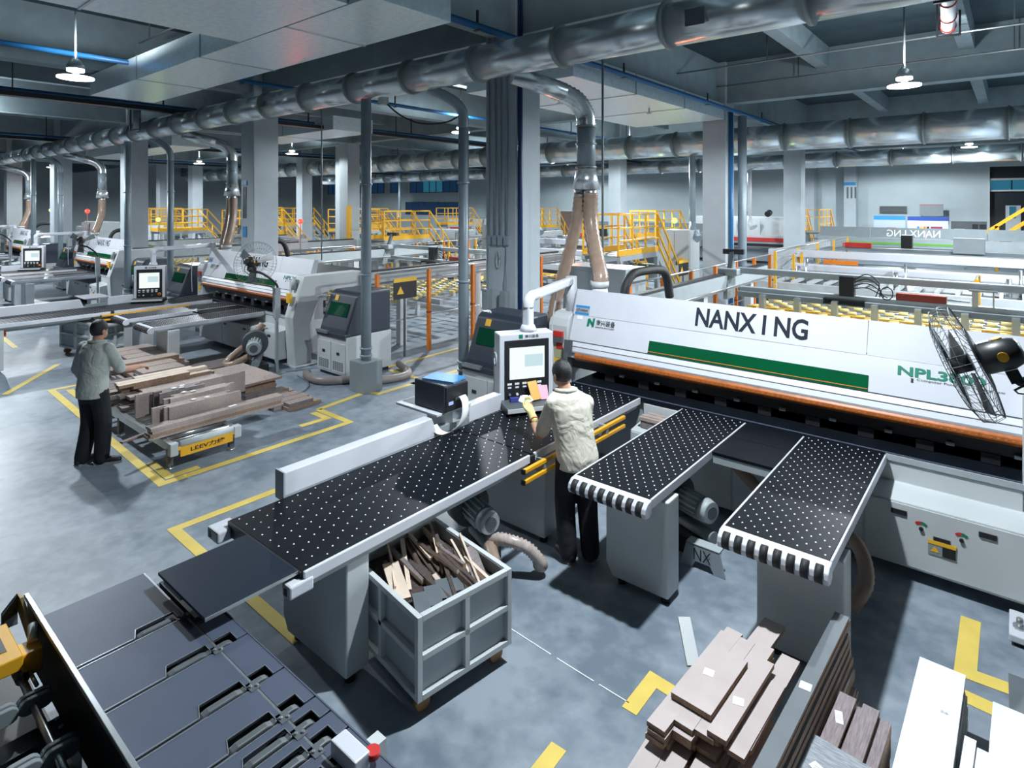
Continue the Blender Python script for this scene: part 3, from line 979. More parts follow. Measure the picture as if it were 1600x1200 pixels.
def build_hood_cabinet(x0, x1, y0, y1, zl, label, side):
    t = thing('machine_cabinet', label, 'cabinet', ((x0 + x1) / 2, (y0 + y1) / 2, 0), group='dark hooded machine cabinets')
    part('cabinet_body', G().box(x0, x1, y0, y1, .06, zl), OFFW, t, bevel=.012)
    part('plinth', G().box(x0 + .04, x1 - .04, y0 + .04, y1 - .04, 0, .06), BLACK, t)
    for a, b in ((x0 + .02, (x0 + x1) / 2 - .01), ((x0 + x1) / 2 + .01, x1 - .02)):
        d = part('door', G().box(a, b, y0 - .01, y0, .1, zl - .12), OFFW, t, bevel=.004)
        part('lock', G().box((a + b) / 2 - .04, (a + b) / 2 + .04, y0 - .016, y0 - .008, zl * .55, zl * .55 + .05), BLACK, d)
        part('vent', sum_slots(a + .05, b - .05, y0 - .014, .14, .3), BLACK, d)
    part('hood', G().prism([(y0, zl), (y0 + .03, zl + .12), (y0 + .25, zl + .70), (y0 + .34, zl + .76), (y1, zl + .76), (y1, zl)], 'x', x0 + .06, x1 - .02), NAVY, t, bevel=.03)
    n = Vector((0, .58, -.22)).cross(Vector((1, 0, 0)))
    v = Vector((0, .22, .58)).normalized()
    g = G()
    quad(g, (x0 + .17, y0 + .03 + .22 * .36, zl + .12 + .58 * .36), (1, 0, 0), v, (x1 - x0) - .32, .24, .012)
    part('hood_window', g, DGREENG, t, label='dark green window')
    g = G()
    quad(g, (x0 + .26, y0 + .03 + .22 * .80, zl + .12 + .58 * .80), (1, 0, 0), v, .1, .1, .006)
    part('warning_sticker', g, YPRINT, t)
    part('grab_bar', G().box(x0 + .05, x0 + .4, y0 - .06, y0 + .0, zl + .02, zl + .07), STEEL, t)
    part('hood_lip', G().box(x0 + .02, x1 - .01, y0 - .03, y0 + .1, zl - .03, zl + .05), NAVY, t, bevel=.01)
    return t


def sum_slots(x0, x1, y, z0, z1):
    g = G()
    n = 5
    for i in range(n):
        for j in range(6):
            x = x0 + (x1 - x0) * (i + .1) / n
            z = z0 + (z1 - z0) * j / 6
            g.box(x, x + (x1 - x0) / n * .7, y, y + .006, z, z + (z1 - z0) / 6 * .4)
    return g


BALL = None


def dots(name, x0, x1, y0, y1, z, s, parent, ex=None):
    g = G()
    j = 0
    y = y0 + .05
    while y < y1 - .02:
        x = x0 + .04 + (s / 2 if j % 2 else 0)
        while x < x1 - .02:
            g.dome((x, y, z), .0062, .006, 6)
            x += s
        y += s * .71
        j += 1
    return part(name, g, BALLM, parent, kind='stuff')


BALLM = mat('bright_ball_caps', (.85, .88, .9), .35, .1)


def leg_box(x0, x1, y0, y1, z0, z1, ch=.1):
    """hollow-looking sheet leg with bevelled lower corners"""
    g = G()
    g.prism([(x0, z0 + ch), (x0 + ch * .6, z0), (x1 - .005, z0), (x1, z0 + .01), (x1, z1), (x0, z1)], 'y', y0, y1)
    return g


def leg_part(t, x0, x1, y0, y1, z1):
    part('leg', leg_box(x0, x1, y0, y1, .05, z1), OFFW, t, bevel=.012)
    for x, y in ((x1 - .05, y0 + .06), (x0 + .12, y0 + .06)):
        part('levelling_foot', G().cyl((x, y, 0), (x, y, .025), .035, n=12).cyl((x, y, .025), (x, y, .06), .012, n=8), BLACK, t)


def build_table_short(x0, x1, y0, y1, label):
    t = thing('air_table', label, 'table', ((x0 + x1) / 2, (y0 + y1) / 2, 0), group='black ball-top air tables')
    ym = y0 + .42 * (y1 - y0)
    part('top_sheet', G().box(x0, x1, y0, y1, .862, .9), TOP, t, bevel=.004)
    dots('air_balls', x0, x1, y0, y1 - .02, .9, .082, t)
    part('side_trim', G().box(x1, x1 + .016, y0, y1 - .03, .83, .903), WHITE, t, bevel=.005)
    part('side_trim', G().box(x0 - .016, x0, y0, y1 - .03, .83, .9), WHITE, t, bevel=.005)
    part('air_box', G().box(x0 + .02, x1 - .02, y0 + .06, y1 - .05, .80, .862), LGREY, t)
    part('end_bar', G().prism([(y0, .9), (y0 - .06, .893), (y0 - .1, .862), (y0 - .112, .825), (y0 - .095, .79), (y0 - .05, .78), (y0, .80)], 'x', x0 - .016, x1 + .016), WHITE, t, bevel=.006)
    s = (x1 - x0) / 8
    rm = None
    for k in range(8):
        xx = x0 + s * (k + .5)
        if rm is None:
            r0 = part('end_roller', G().cyl((xx - s * .28, y0 - .064, .836), (xx + s * .28, y0 - .064, .836), .0565, n=20), RUBBER, t)
            rm = (r0, xx)
        else:
            c = r0.copy()
            COL.objects.link(c)
            c.parent = t
            c.location = Vector((xx - rm[1], 0, 0))
    leg_part(t, x0 + .14, x1 + .04 - .0, y0 + .22, y0 + .42, .80)
    return t


def build_table_long(label):
    x0, x1, y0, y1 = -4.2, -3.275, 1.985, 6.2
    t = thing('air_table', label, 'table', ((x0 + x1) / 2, (y0 + y1) / 2, 0), group='black ball-top air tables')
    part('top_sheet', G().box(x0, x1, y0, 4.195, .862, .9), TOP, t, bevel=.004)
    part('top_sheet', G().box(x0, x1, 4.205, y1, .862, .9), TOP, t, bevel=.004)
    dots('air_balls', x0, x1, y0, y1, .9, .105, t)
    part('side_trim', G().box(x1, x1 + .022, y0, 4.17, .83, .903), WHITE, t, bevel=.006)
    part('side_trim', G().box(x1, x1 + .022, 4.23, y1, .83, .903), WHITE, t, bevel=.006)
    part('trim_joint', G().box(x1 - .002, x1 + .03, 4.17, 4.23, .79, .89), BLACK, t)
    part('air_box', G().box(x0 + .03, x1 - .005, y0 + .03, y1 - .03, .79, .862), LGREY, t)
    part('end_strip', G().box(x0, x1, y0 - .012, y0, .80, .897), BLACK, t)
    for xx, w_ in ((x0 - .12, .16), (x1 - .06, .09)):
        part('end_bracket', G().box(xx, xx + w_, y0 - .10, y0 + .06, .78, .86), WHITE, t, bevel=.012)
        part('bracket_slot', G().box(xx + .03, xx + .06, y0 - .104, y0 - .098, .80, .84), BLACK, t)
    f = part('fence', G().prism([(2.405, .9), (3.97, .9), (3.90, 1.08), (2.405, 1.08)], 'x', -4.32, -4.21), WHITE, t, bevel=.008)
    part('fence_cap', G().box(-4.325, -4.205, 2.393, 2.405, .87, 1.085), LGREY, f)
    part('fence', G().prism([(4.40, .9), (4.90, .9), (4.90, 1.07), (4.40, 1.07)], 'x', -4.32, -4.21), WHITE, t, bevel=.008)
    part('fence_gap_plate', G().prism([(3.98, .9), (4.40, .9), (4.40, .96), (4.02, .96)], 'x', -4.30, -4.22), MGREY, t)
    leg_part(t, -4.05, -3.285, 2.3, 2.48, .80)
    leg_part(t, -4.08, -3.285, 4.42, 4.66, .80)
    for z in (.845, .755):
        part('hand_bar', G().box(-3.19, -3.155, 3.98, 5.68, z - .018, z + .018), AMBER, t, bevel=.006, label='amber hand bar')
        part('bar_end', G().box(-3.192, -3.153, 3.965, 3.98, z - .02, z + .02), BLACK, t)
    for y in (4.25, 5.3):
        part('bar_bracket', G().box(-3.26, -3.16, y, y + .04, .74, .86), MGREY, t)
    part('stop_button_box', G().box(-3.62, -3.54, 2.50, 2.56, .62, .74), YELLOW, t)
    part('stop_button', G().cyl((-3.54, 2.53, .68), (-3.51, 2.53, .68), .028, n=12), RED, t)
    part('cross_beam', G().box(-3.7, -3.6, 2.3, 6.2, .70, .80), LGREY, t)
    # printer tray on the fence
    part('printer_tray', G().box(-4.80, -4.2, 3.95, 4.42, 1.075, 1.10), WHITE, t, bevel=.005)
    part('tray_arm', G().box(-4.5, -4.24, 4.1, 4.2, .80, 1.075), OFFW, t)
    return t


def build_console(label, glow=SCREENB):
    t = thing('control_console', label, 'console', (-4.09, 5.18, .9), rot=math.radians(58), group='swinging saw consoles', local=True)
    part('housing', G().box(-.31, .31, 0, .2, .03, .79), WHITE, t, bevel=.012)
    part('back_box', G().box(-.30, -.2, .02, .26, .1, .6), MGREY, t)
    part('bezel', G().box(-.255, .255, -.012, .0, .07, .72), BLACK, t, bevel=.004)
    part('screen', G().box(-.20, .20, -.02, -.01, .30, .64), SCREEN, t)
    part('screen_patch', G().box(-.03, .18, -.0225, -.02, .43, .56), glow, t)
    for k in range(5):
        part('push_button', G().cyl((-.2 + .085 * k, -.012, .14), (-.2 + .085 * k, -.028, .14), .014, n=10), (STEEL, WHITEP, BLACK, STEEL, BLACK)[k], t)
        part('button_caption', G().box(-.225 + .085 * k, -.175 + .085 * k, -.014, -.0125, .24, .262), WHITEP, t)
        part('button_caption', G().box(-.22 + .085 * k, -.18 + .085 * k, -.014, -.0125, .205, .222), WHITEP, t)
    part('stop_ring', G().cyl((.2, -.012, .155), (.2, -.03, .155), .034, n=14), YELLOW, t)
    part('stop_button', G().cyl((.2, -.03, .155), (.2, -.055, .155), .026, n=14), RED, t)
    text('maker_name', '南兴装备', BLACKP, t, (-.02, -.001, .735), (1, 0, 0), (0, 0, 1), .16, .035, .006)
    part('maker_emblem', G().box(-.09, -.045, -.003, 0, .733, .775), GREENP, t)
    part('tray', G().prism([(-.31, .03), (-.31, .06), (-.02, .10), (0, .10), (0, .0)], 'x', -.31, .31) if False else
         G().prism([(-.30, .045), (-.30, .075), (0, .085), (0, .03)], 'x', -.31, .31), DGREY, t, bevel=.006)
    part('tray_rim', G().box(-.315, .315, -.312, -.298, .04, .08), OFFW, t)
    part('tray_body', G().prism([(-.30, .045), (.18, .045), (.18, -.0), (-.24, 0)], 'x', -.31, .31), BLACK, t)
    part('side_hook', G().tube(arc((-.34, .06, .52), .045, 0, 2 * PI, (0, 1, 0), (0, 0, 1.5), 14), .01, 6), LGREY, t)
    # swing arm, in world coordinates
    c = (-4.15, 5.28)
    part('arm_base', G().cyl((c[0], c[1], 1.69), (c[0], c[1], 1.76), .1, .07, 18), WHITE, t, world=True)
    part('arm_post', G().box(c[0] - .05, c[0] + .05, c[1] - .05, c[1] + .05, 1.74, 1.98), WHITE, t, bevel=.02, world=True)
    part('arm_elbow', G().tube(smooth_path([(c[0], c[1], 1.95), (c[0], c[1] + .01, 2.02), (c[0] - .02, c[1] + .08, 2.06), (c[0] - .05, c[1] + .2, 2.06)], 4), .062, 12), WHITE, t, world=True)
    part('swing_arm', G().bar((c[0] - .03, c[1] + .12, 2.06), (-4.60, 6.78, 2.06), .1, .105), WHITE, t, bevel=.025, world=True)
    part('arm_bearing', G().cyl((-4.60, 6.80, 1.64), (-4.60, 6.80, 2.12), .075, n=18), WHITE, t, world=True)
    part('loose_cable', G().tube(smooth_path([(-4.45, 6.25, 2.12), (-4.5, 6.3, 1.9), (-4.54, 6.28, 1.6), (-4.53, 6.27, 1.3), (-4.5, 6.27, .95)]), .008, 6), OFFW, t, world=True)
    return t


saw1 = build_saw('nearest white panel saw with long green window and NPL3800 lettering at right')
tab1 = build_table_long('long black air table with white fence running up to the nearest saw')
tab2 = build_table_short(-2.735, -2.085, 4.12, 6.2, 'short black air table right behind the operator at the nearest saw')
tab3 = build_table_short(-1.525, -.875, 4.12, 6.2, 'short black air table over the stacked pink boards')
lk = thing('link_plate', 'plain black plate bridging the two short tables of the nearest saw', 'plate', (-1.8, 5.75, .86), group='link plates between short air tables')
for a, b in ((5.27, 5.72), (5.725, 6.2)):
    part('plate_half', G().box(-2.065, -1.545, a, b, .872, .898), TOP, lk)
part('plate_rib', G().box(-2.06, -1.55, 5.275, 5.3, .80, .872), LGREY, lk)
con1 = build_console('white console with lit screen beside the operator at the nearest saw')
cabL = build_hood_cabinet(-6.12, -5.15, 6.25, 7.05, .76, 'dark hooded white cabinet behind the nearest console', 0)
cabR = build_hood_cabinet(1.0, 1.9, 6.2, 7.2, .74, 'dark hooded white cabinet at right end of nearest saw', 1)


# ---- rear feeding side: rails, roller rows, sliding gantry
def build_rear(label):
    t = thing('rear_feed_table', label, 'roller table', (-2.0, 11, 0), group='rear feed tables')
    for x in (-4.5, .52):
        part('side_rail', G().box(x - .09, x + .09, 7.62, 14.6, 1.36, 1.66), LGREY, t, bevel=.008)
        part('rail_chain', G().box(x - .07, x + .05, 7.64, 14.5, 1.66, 1.70), CHAIN, t)
        part('guide_rod', G().cyl((x + .12, 7.3, 1.42), (x + .12, 14.5, 1.42), .02, n=8), STEEL, t)
        for y in (8.6, 11.0, 13.6):
            part('rail_post', G().box(x - .07, x + .07, y - .09, y + .09, 0, 1.36), OFFW, t)
    for y in (7.6, 9.9, 12.2, 14.7):
        part('cross_beam', G().box(-4.4, .42, y - .05, y + .05, .70, .82), LGREY, t)
    for x in (-3.6, -1.9, -.2):
        for y in (8.4, 11.2, 14.3):
            part('leg', G().box(x - .05, x + .05, y - .05, y + .05, 0, .72), OFFW, t)
    src = None
    for j in range(24):
        y = 7.7 + j * .3
        part('roller_shaft', G().cyl((-4.3, y, .93), (.35, y, .93), .014, n=6), STEEL, t)
        for k in range(12):
            x = -4.2 + k * .39 + (.19 if j % 2 else 0)
            if src is None:
                inv, _ = ORG[t]
                g = G().cyl((-.075, 0, 0), (.075, 0, 0), .042, n=10)
                src = mesh('yellow_roller', g, YELLOW2)
            inst('yellow_roller', src, t, (x, y, .935))
    for k in range(6):
        x = -4.0 + k * .8
        part('track_bar', G().box(x - .02, x + .02, 7.5, 14.8, .84, .89), MGREY, t)
    part('front_strip', G().box(-4.3, .35, 14.9, 14.98, .84, .95), YELLOW, t)
    part('rear_strip', G().box(-4.3, .35, 12.9, 12.96, .94, .975), YELLOW, t)
    return t


def build_gantry(label):
    y = 12.3
    t = thing('pusher_gantry', label, 'gantry', (-2.0, y, 1.3), group='pusher gantries')
    part('upper_tube', G().box(-4.3, .42, y - .06, y + .06, 1.70, 1.82), LGREY, t, bevel=.015)
    part('lower_rail', G().box(-4.2, .42, y - .18, y - .02, 1.34, 1.46), LGREY, t, bevel=.008)
    part('lower_rail', G().box(-4.2, .42, y - .30, y - .2, 1.28, 1.38), MGREY, t, bevel=.008)
    for x in (-4.42, .44):
        part('end_plate', G().prism([(y - .35, 1.2), (y + .1, 1.2), (y + .14, 1.9), (y - .02, 1.95), (y - .3, 1.5)], 'x', x - .04, x + .04), MGREY, t)
        part('saddle', G().box(x - .2, x + .2, y - .25, y + .12, 1.66, 1.80), LGREY, t, bevel=.02)
    part('chain_arm', G().bar((-4.42, y - .1, 1.75), (-4.42, y + .05, 2.12), .09, .07), DGREY, t)
    part('chain_head', G().bar((-4.6, y + .05, 2.12), (-4.2, y + .1, 2.12), .12, .1), CHAIN, t)
    for k in range(7):
        x = -3.7 + k * .62
        part('gripper', G().box(x - .05, x + .05, y - .42, y - .28, 1.02, 1.36), STEEL, t, bevel=.006)
        part('gripper_jaw', G().box(x - .04, x + .04, y - .56, y - .4, .98, 1.04), DGREY, t)
    part('black_head', G().box(-2.42, -2.18, y - .22, y - .06, 1.45, 1.80), BLACK, t, bevel=.01)
    part('head_valve', G().box(-2.66, -2.0, y - .3, y - .16, 1.30, 1.40), BLACK, t)
    part('red_motor', G().box(-1.55, -.85, y - .22, y - .08, 1.46, 1.58), DRED, t, bevel=.01)
    part('motor_rod', G().cyl((-1.75, y - .15, 1.52), (-.55, y - .15, 1.52), .018, n=8), STEEL, t)
    for k in range(4):
        a = smooth_path([(-2.2, y - .14, 1.74 - .05 * k), (-1.98, y - .2, 1.86 - .08 * k), (-1.8, y - .2, 1.72 - .06 * k), (-1.85 + .06 * k, y - .2, 1.48)], 5)
        part('air_hose', G().tube(a, .009, 6), BLACK, t)
    part('air_hose', G().tube(arc((-1.68, y - .24, 1.56), .09, 0, 2 * PI, (1, 0, 0), (0, 0, 1.2), 14), .009, 6), BLACK, t)
    part('sensor_bracket', G().box(-.52, -.44, y - .24, y - .1, 1.46, 1.72), STEEL, t)
    part('sensor_bracket', G().box(-.26, -.24, y - .24, y - .1, 1.46, 1.72), STEEL, t)
    part('sensor_top', G().box(-.56, -.2, y - .24, y - .1, 1.70, 1.725), STEEL, t)
    return t


rear1 = build_rear('roller table with yellow rollers behind the nearest saw')
gan1 = build_gantry('grey pusher gantry with dark red motor behind the nearest saw')


def fence_run(x, ys, label, z=1.72, pm=ORANGE, sign=None, meshm=None, grp='safety fences', topm=STEEL):
    t = thing('safety_fence', label, 'fence', (x, (ys[0] + ys[-1]) / 2, 0), group=grp)
    for y in ys:
        part('post', G().box(x - .035, x + .035, y - .035, y + .035, 0, z), pm, t)
        part('post_cap', G().box(x - .04, x + .04, y - .04, y + .04, z * .46, z * .46 + .03), DRED if pm is ORANGE else OFFW, t)
    part('top_rail', G().cyl((x, ys[0], z), (x, ys[-1], z), .02, n=8), topm, t)
    part('low_rail', G().cyl((x, ys[0], .75), (x, ys[-1], .75), .012, n=8), STEEL, t)
    if meshm:
        g = G()
        for a, b in zip(ys, ys[1:]):
            n = 14
            for k in range(1, n):
                y = a + (b - a) * k / n
                g.box(x - .003, x + .003, y - .003, y + .003, .15, z)
            for k in range(16):
                zz = .15 + (z - .15) * k / 16
                g.box(x - .003, x + .003, a, b, zz, zz + .006)
        part('wire_mesh', g, LGREY, t, kind='stuff')
    return t


fen1 = fence_run(-5.1, [9.3, 10.6, 11.9, 13.2, 14.5, 15.8, 17.1], 'orange post safety fence along the left of nearest rear table')
copy_tree(fen1, shifted(fen1, -10.9, -.4), label='orange post safety fence left of the second rear table')
fenR = fence_run(-9.55, [7.4, 8.75, 10.1, 11.4, 12.7, 14.0], 'orange post safety fence between second saw and near column')


def warning_sign(x, y, z, label, face=1):
    t = thing('warning_sign', label, 'sign', (x, y, z), group='black warning signs')
    part('board', G().box(x - .006, x + .006, y - .3, y + .3, z, z + .42), BLACKP, t)
    part('yellow_header', G().box(x + .006, x + .010, y - .3, y + .3, z + .34, z + .42), YPRINT, t)
    part('triangle', G().add([(x + .011, y - .22, z + .1), (x + .011, y - .04, z + .1), (x + .011, y - .13, z + .26)], [(0, 1, 2)]), YPRINT, t)
    part('sign_post', G().box(x - .03, x - .006, y - .02, y + .02, 0, z + .4), DGREY, t)
    return t


warning_sign(-9.49, 8.05, 1.18, 'black warning sign with yellow header on the fence behind second saw')
warning_sign(-6.9, 15.6, 1.15, 'black warning sign with yellow header right of the near column')
warning_sign(-8.85, 16.9, .9, 'black warning sign by the white electric cabinet')

# saw number two and three: the same things again, copied with their parts
for k, dx, dy in ((2, -10.9, .1), (3, -20.9, .1), (4, -31.2, .1)):
    nm = {2: 'second', 3: 'third', 4: 'fourth'}[k]
    for o, lb in ((saw1, '%s white panel saw %s' % (nm, ('behind the wood-laden cart', 'at left behind the second console', 'farthest left, smallest of the four')[k - 2])),
                  (tab1, 'long black air table with white fence at the %s saw' % nm), (tab2, 'left short air table of the %s saw' % nm),
                  (tab3, 'right short air table of the %s saw' % nm), (lk, 'plain black plate bridging the short tables of the %s saw' % nm),
                  (con1, 'white console with lit screen at the %s saw' % nm), (cabL, 'dark hooded white cabinet left of the %s saw' % nm),
                  (cabR, 'dark hooded white cabinet right of the %s saw' % nm), (rear1, 'roller table with yellow rollers behind the %s saw' % nm),
                  (gan1, 'grey pusher gantry behind the %s saw' % nm)):
        if k < 4 or o not in (rear1, gan1, lk, cabL):
            copy_tree(o, shifted(o, dx, dy), label=lb)

# ------------------------------------------------------------------ things on the nearest long table
t = thing('label_printer', 'navy label printer with blue folder on top and paper strip hanging out', 'printer', (-4.38, 4.17, 1.10))
part('printer_body', G().box(-4.60, -4.17, 4.02, 4.33, 1.10, 1.36), NAVY2, t, bevel=.01)
part('printer_front', G().box(-4.17, -4.155, 4.03, 4.325, 1.11, 1.345), BLACK, t, bevel=.003)
part('display', G().box(-4.155, -4.151, 4.06, 4.12, 1.17, 1.20), LBLUE, t)
part('feed_slot', G().box(-4.155, -4.149, 4.15, 4.28, 1.20, 1.22), DGREY, t)
g = G()
path = smooth_path([(-4.15, 4.21, 1.21), (-4.11, 4.20, 1.24), (-4.05, 4.18, 1.19), (-4.03, 4.15, 1.08), (-4.06, 4.10, .98), (-4.14, 4.02, .925), (-4.2, 3.97, .94), (-4.235, 3.94, 1.0)], 5)
vsx = []
for p in path:
    vsx += [p + Vector((0, -.045, 0)), p + Vector((0, .045, 0))]
g.add(vsx, [(2 * i, 2 * i + 1, 2 * i + 3, 2 * i + 2) for i in range(len(path) - 1)], True)
so = part('paper_strip', g, WHITEP, t)
md_ = so.modifiers.new('sheet', 'SOLIDIFY')
md_.thickness = .002
fo = solo('document_folder', G().obox((0, 0, 0), (.36, .24, .016), Matrix.Rotation(.25, 3, 'Z')), BLUEF, 'blue document folder lying on the navy printer', 'folder')
fo.location = (-4.36, 4.20, 1.361)
part('folder_label', G().obox((-4.24, 4.13, 1.3785), (.07, .025, .002), Matrix.Rotation(.25, 3, 'Z')), WHITEP, fo)

cs, sn = math.cos(math.radians(58)), math.sin(math.radians(58))


def con_pt(x, y, z):
    return Vector((-4.09 + x * cs - y * sn, 5.18 + x * sn + y * cs, .9 + z))


def small_card(name, label, c, size, tilt, yaw, m, cat='card'):
    g = G().obox((0, 0, 0), size, Matrix.Rotation(yaw, 3, 'Z') @ Matrix.Rotation(tilt, 3, 'X'))
    o = solo(name, g, m, label, cat)
    o.location = c
    return o


small_card('note_card', 'orange card propped against the console buttons', con_pt(.05, -.10, .10), (.12, .004, .20), -.5, math.radians(58) + .3, mat('orange_card', (.80, .42, .12), .6))
small_card('note_card', 'pink card fanned out beside the orange card', con_pt(.15, -.09, .09), (.12, .004, .15), -.5, math.radians(58) - .1, mat('pink_card', (.80, .42, .55), .6))
small_card('label_roll', 'small blue roll at the left of the console tray', con_pt(-.17, -.08, .085), (.09, .05, .04), 0, math.radians(58), mat('blue_roll', (.05, .06, .30), .5), 'roll')


# ------------------------------------------------------------------ suction blowers and hoses under the tables
def blower(x, y, label, clear=False):
    t = thing('suction_blower', label, 'blower', (x, y, 0), group='suction blowers under the tables')
    z = .42
    part('motor_body', G().cyl((x + .02, y, z), (x + .30, y - .10, z), .095, n=20), MGREY, t)
    g = G()
    for k in range(14):
        a = 2 * PI * k / 14
        d = Vector((.28, -.10, 0)).normalized()
        u = Vector((0, 0, 1))
        v = d.cross(u)
        c = Vector((x + .04, y - .01, z)) + (u * math.cos(a) + v * math.sin(a)) * .097
        g.bar(c, c + d * .22, .012, .016)
    part('cooling_fins', g, LGREY, t)
    part('fan_cover', G().cyl((x + .28, y - .094, z), (x + .345, y - .116, z), .105, .09, 20), LGREY, t)
    part('cover_centre', G().cyl((x + .34, y - .112, z), (x + .352, y - .118, z), .055, n=16), DGREY, t)
    part('impeller_case', G().cyl((x - .12, y + .04, z), (x + .02, y, z), .18, n=24), DGREY, t)
    part('silencer', G().cyl((x + .0, y + .05, .2), (x + .36, y - .1, .2), .055, n=16), MGREY, t)
    part('blower_foot', G().box(x - .12, x + .26, y - .14, y + .12, 0, .15), BLACK, t)
    return t


b1 = blower(-3.72, 3.9, 'grey suction blower under the nearest long table')
b2 = blower(-2.36, 5.25, 'grey suction blower between the short tables behind the NX foot plate')
t = thing('foot_plate', 'grey bracket plate with NX letters on the floor between short tables', 'bracket', (-2.05, 4.98, 0))
part('bracket_plate', G().prism([(-2.22, 0), (-2.12, 0), (-2.09, .06), (-1.96, .06), (-1.93, 0), (-1.83, 0), (-1.88, .20), (-2.17, .20)], 'y', 4.955, 4.97), LGREY, t, bevel=.003)
part('bracket_top', G().box(-2.17, -1.88, 4.955, 5.06, .19, .205), LGREY, t)
text('bracket_letters', 'NX', BLACKP, t, (-2.10, 4.952, .075), (1, 0, 0), (0, 0, 1), .15, .10, .0)
b3 = copy_tree(b1, (-10.75, 5.55, 0), label='round blower with big fan cover beside the second saw cabinet')
b3.rotation_euler = (0, 0, -.2)
b3.scale = (1.25, 1.25, 1.25)
t = thing('clear_hose', 'transparent ribbed hose looping on the floor behind the offcut cart', 'hose', (-3.3, 3.9, 0))
part('hose_run', ribbed(G(), [(-3.42, 3.82, .26), (-3.25, 3.85, .30), (-3.1, 3.95, .24), (-3.02, 4.02, .11), (-3.08, 4.06, .07)], .048, .05, 14, .13), CLHOSE, t)
part('hose_run', ribbed(G(), [(-3.42, 3.82, .22), (-3.28, 3.7, .24), (-3.08, 3.55, .16), (-2.98, 3.35, .075), (-3.08, 3.15, .07), (-3.3, 3.05, .07)], .048, .05, 14, .13), HOSE, t)
t = thing('cabinet_hose', 'tan ribbed hose slanting across the base cabinet between short tables', 'hose', (-1.8, 5.8, .1))
part('hose_run', ribbed(G(), [(-2.15, 5.75, .74), (-1.9, 5.72, .55), (-1.62, 5.7, .36), (-1.4, 5.68, .25)], .055, .04, 12, .05), HOSE, t)
t = thing('cabinet_hose', 'brown ribbed hose hanging behind the right short table leg', 'hose', (-.84, 5.3, 0))
part('hose_run', ribbed(G(), [(-1.15, 5.5, .5), (-.93, 5.35, .42), (-.86, 5.2, .25), (-.95, 5.1, .07)], .055, .04, 12, .05), HOSE, t)
t = thing('floor_hose', 'pale ribbed hose on the floor by the second saw blower', 'hose', (-11.3, 5.3, 0))
part('hose_run', ribbed(G(), [(-11.3, 6.0, .75), (-11.35, 5.7, .4), (-11.45, 5.35, .1), (-11.1, 5.3, .12), (-10.75, 5.45, .3)], .07, .06, 12, .05), HOSE, t)
t = thing('floor_hose', 'grey ribbed hose curling round the right cabinet foot of second saw', 'hose', (-9.2, 6.0, 0))
part('hose_run', ribbed(G(), [(-9.75, 6.0, .07), (-9.5, 5.88, .07), (-9.1, 5.9, .07), (-8.75, 6.3, .07), (-8.35, 6.6, .07), (-8.3, 7.1, .07), (-8.9, 7.4, .1)], .07, .06, 12, .05), mat('grey_hose', (.25, .22, .21), .4), t)


# ------------------------------------------------------------------ offcut cart
def build_cart(label, loc, rot, sx=.9, sy=.75, z0=.12, z1=.63):
    t = thing('offcut_cart', label, 'cart', (loc[0], loc[1], 0), rot=rot, group='grey framed offcut carts', local=True)
    hx, hy, b = sx / 2, sy / 2, .036
    zm = (z0 + z1) / 2
    for sgx in (-1, 1):
        for sgy in (-1, 1):
            x, y = sgx * (hx - b / 2), sgy * (hy - b / 2)
            part('corner_post', G().box(x - b / 2, x + b / 2, y - b / 2, y + b / 2, z0, z1), OFFW, t, bevel=.003)
            part('caster', G().cyl((sgx * (hx - .08) - .02, sgy * (hy - .08), .05), (sgx * (hx - .08) + .02, sgy * (hy - .08), .05), .05, n=16), mat('tan_caster', (.40, .22, .09), .5), t)
            part('caster_fork', G().box(sgx * (hx - .08) - .03, sgx * (hx - .08) + .03, sgy * (hy - .08) - .03, sgy * (hy - .08) + .03, .08, .125), STEEL, t)
    for z in (z0 + b / 2, zm, z1 - b / 2):
        for s_ in (-1, 1):
            part('frame_rail', G().box(-hx + b, hx - b, s_ * (hy - b / 2) - b / 2, s_ * (hy - b / 2) + b / 2, z - b / 2, z + b / 2), OFFW, t, bevel=.003)
            part('frame_rail', G().box(s_ * (hx - b / 2) - b / 2, s_ * (hx - b / 2) + b / 2, -hy + b, hy - b, z - b / 2, z + b / 2), OFFW, t, bevel=.003)
    for s_ in (-1, 1):
        part('mid_post', G().box(-b / 2, b / 2, s_ * (hy - b / 2) - b / 2, s_ * (hy - b / 2) + b / 2, z0 + b, z1 - b), OFFW, t)
        part('mid_post', G().box(s_ * (hx - b / 2) - b / 2, s_ * (hx - b / 2) + b / 2, -b / 2, b / 2, z0 + b, z1 - b), OFFW, t)
        part('side_panel', G().box(-hx + .01, hx - .01, s_ * (hy - b) - .004, s_ * (hy - b) + .004, z0 + .01, z1 - .01), LGREY, t)
        part('side_panel', G().box(s_ * (hx - b) - .004, s_ * (hx - b) + .004, -hy + .01, hy - .01, z0 + .01, z1 - .01), LGREY, t)
    part('floor_panel', G().box(-hx + .01, hx - .01, -hy + .01, hy - .01, z0, z0 + .02), LGREY, t)
    return t


CROT = math.radians(-8.5)
cart = build_cart('grey framed cart full of wood offcuts below the nearest long table', (-3.12, 2.85), CROT)
cartR = Matrix.Rotation(CROT, 3, 'Z')


def in_cart(x, y, z):
    return Vector((-3.12, 2.85, 0)) + cartR @ Vector((x, y, z))


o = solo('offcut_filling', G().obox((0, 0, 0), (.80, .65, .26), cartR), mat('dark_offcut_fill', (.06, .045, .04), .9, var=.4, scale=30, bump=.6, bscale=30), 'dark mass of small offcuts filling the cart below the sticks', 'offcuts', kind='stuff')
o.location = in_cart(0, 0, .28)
for m_ in (0,):
    pass


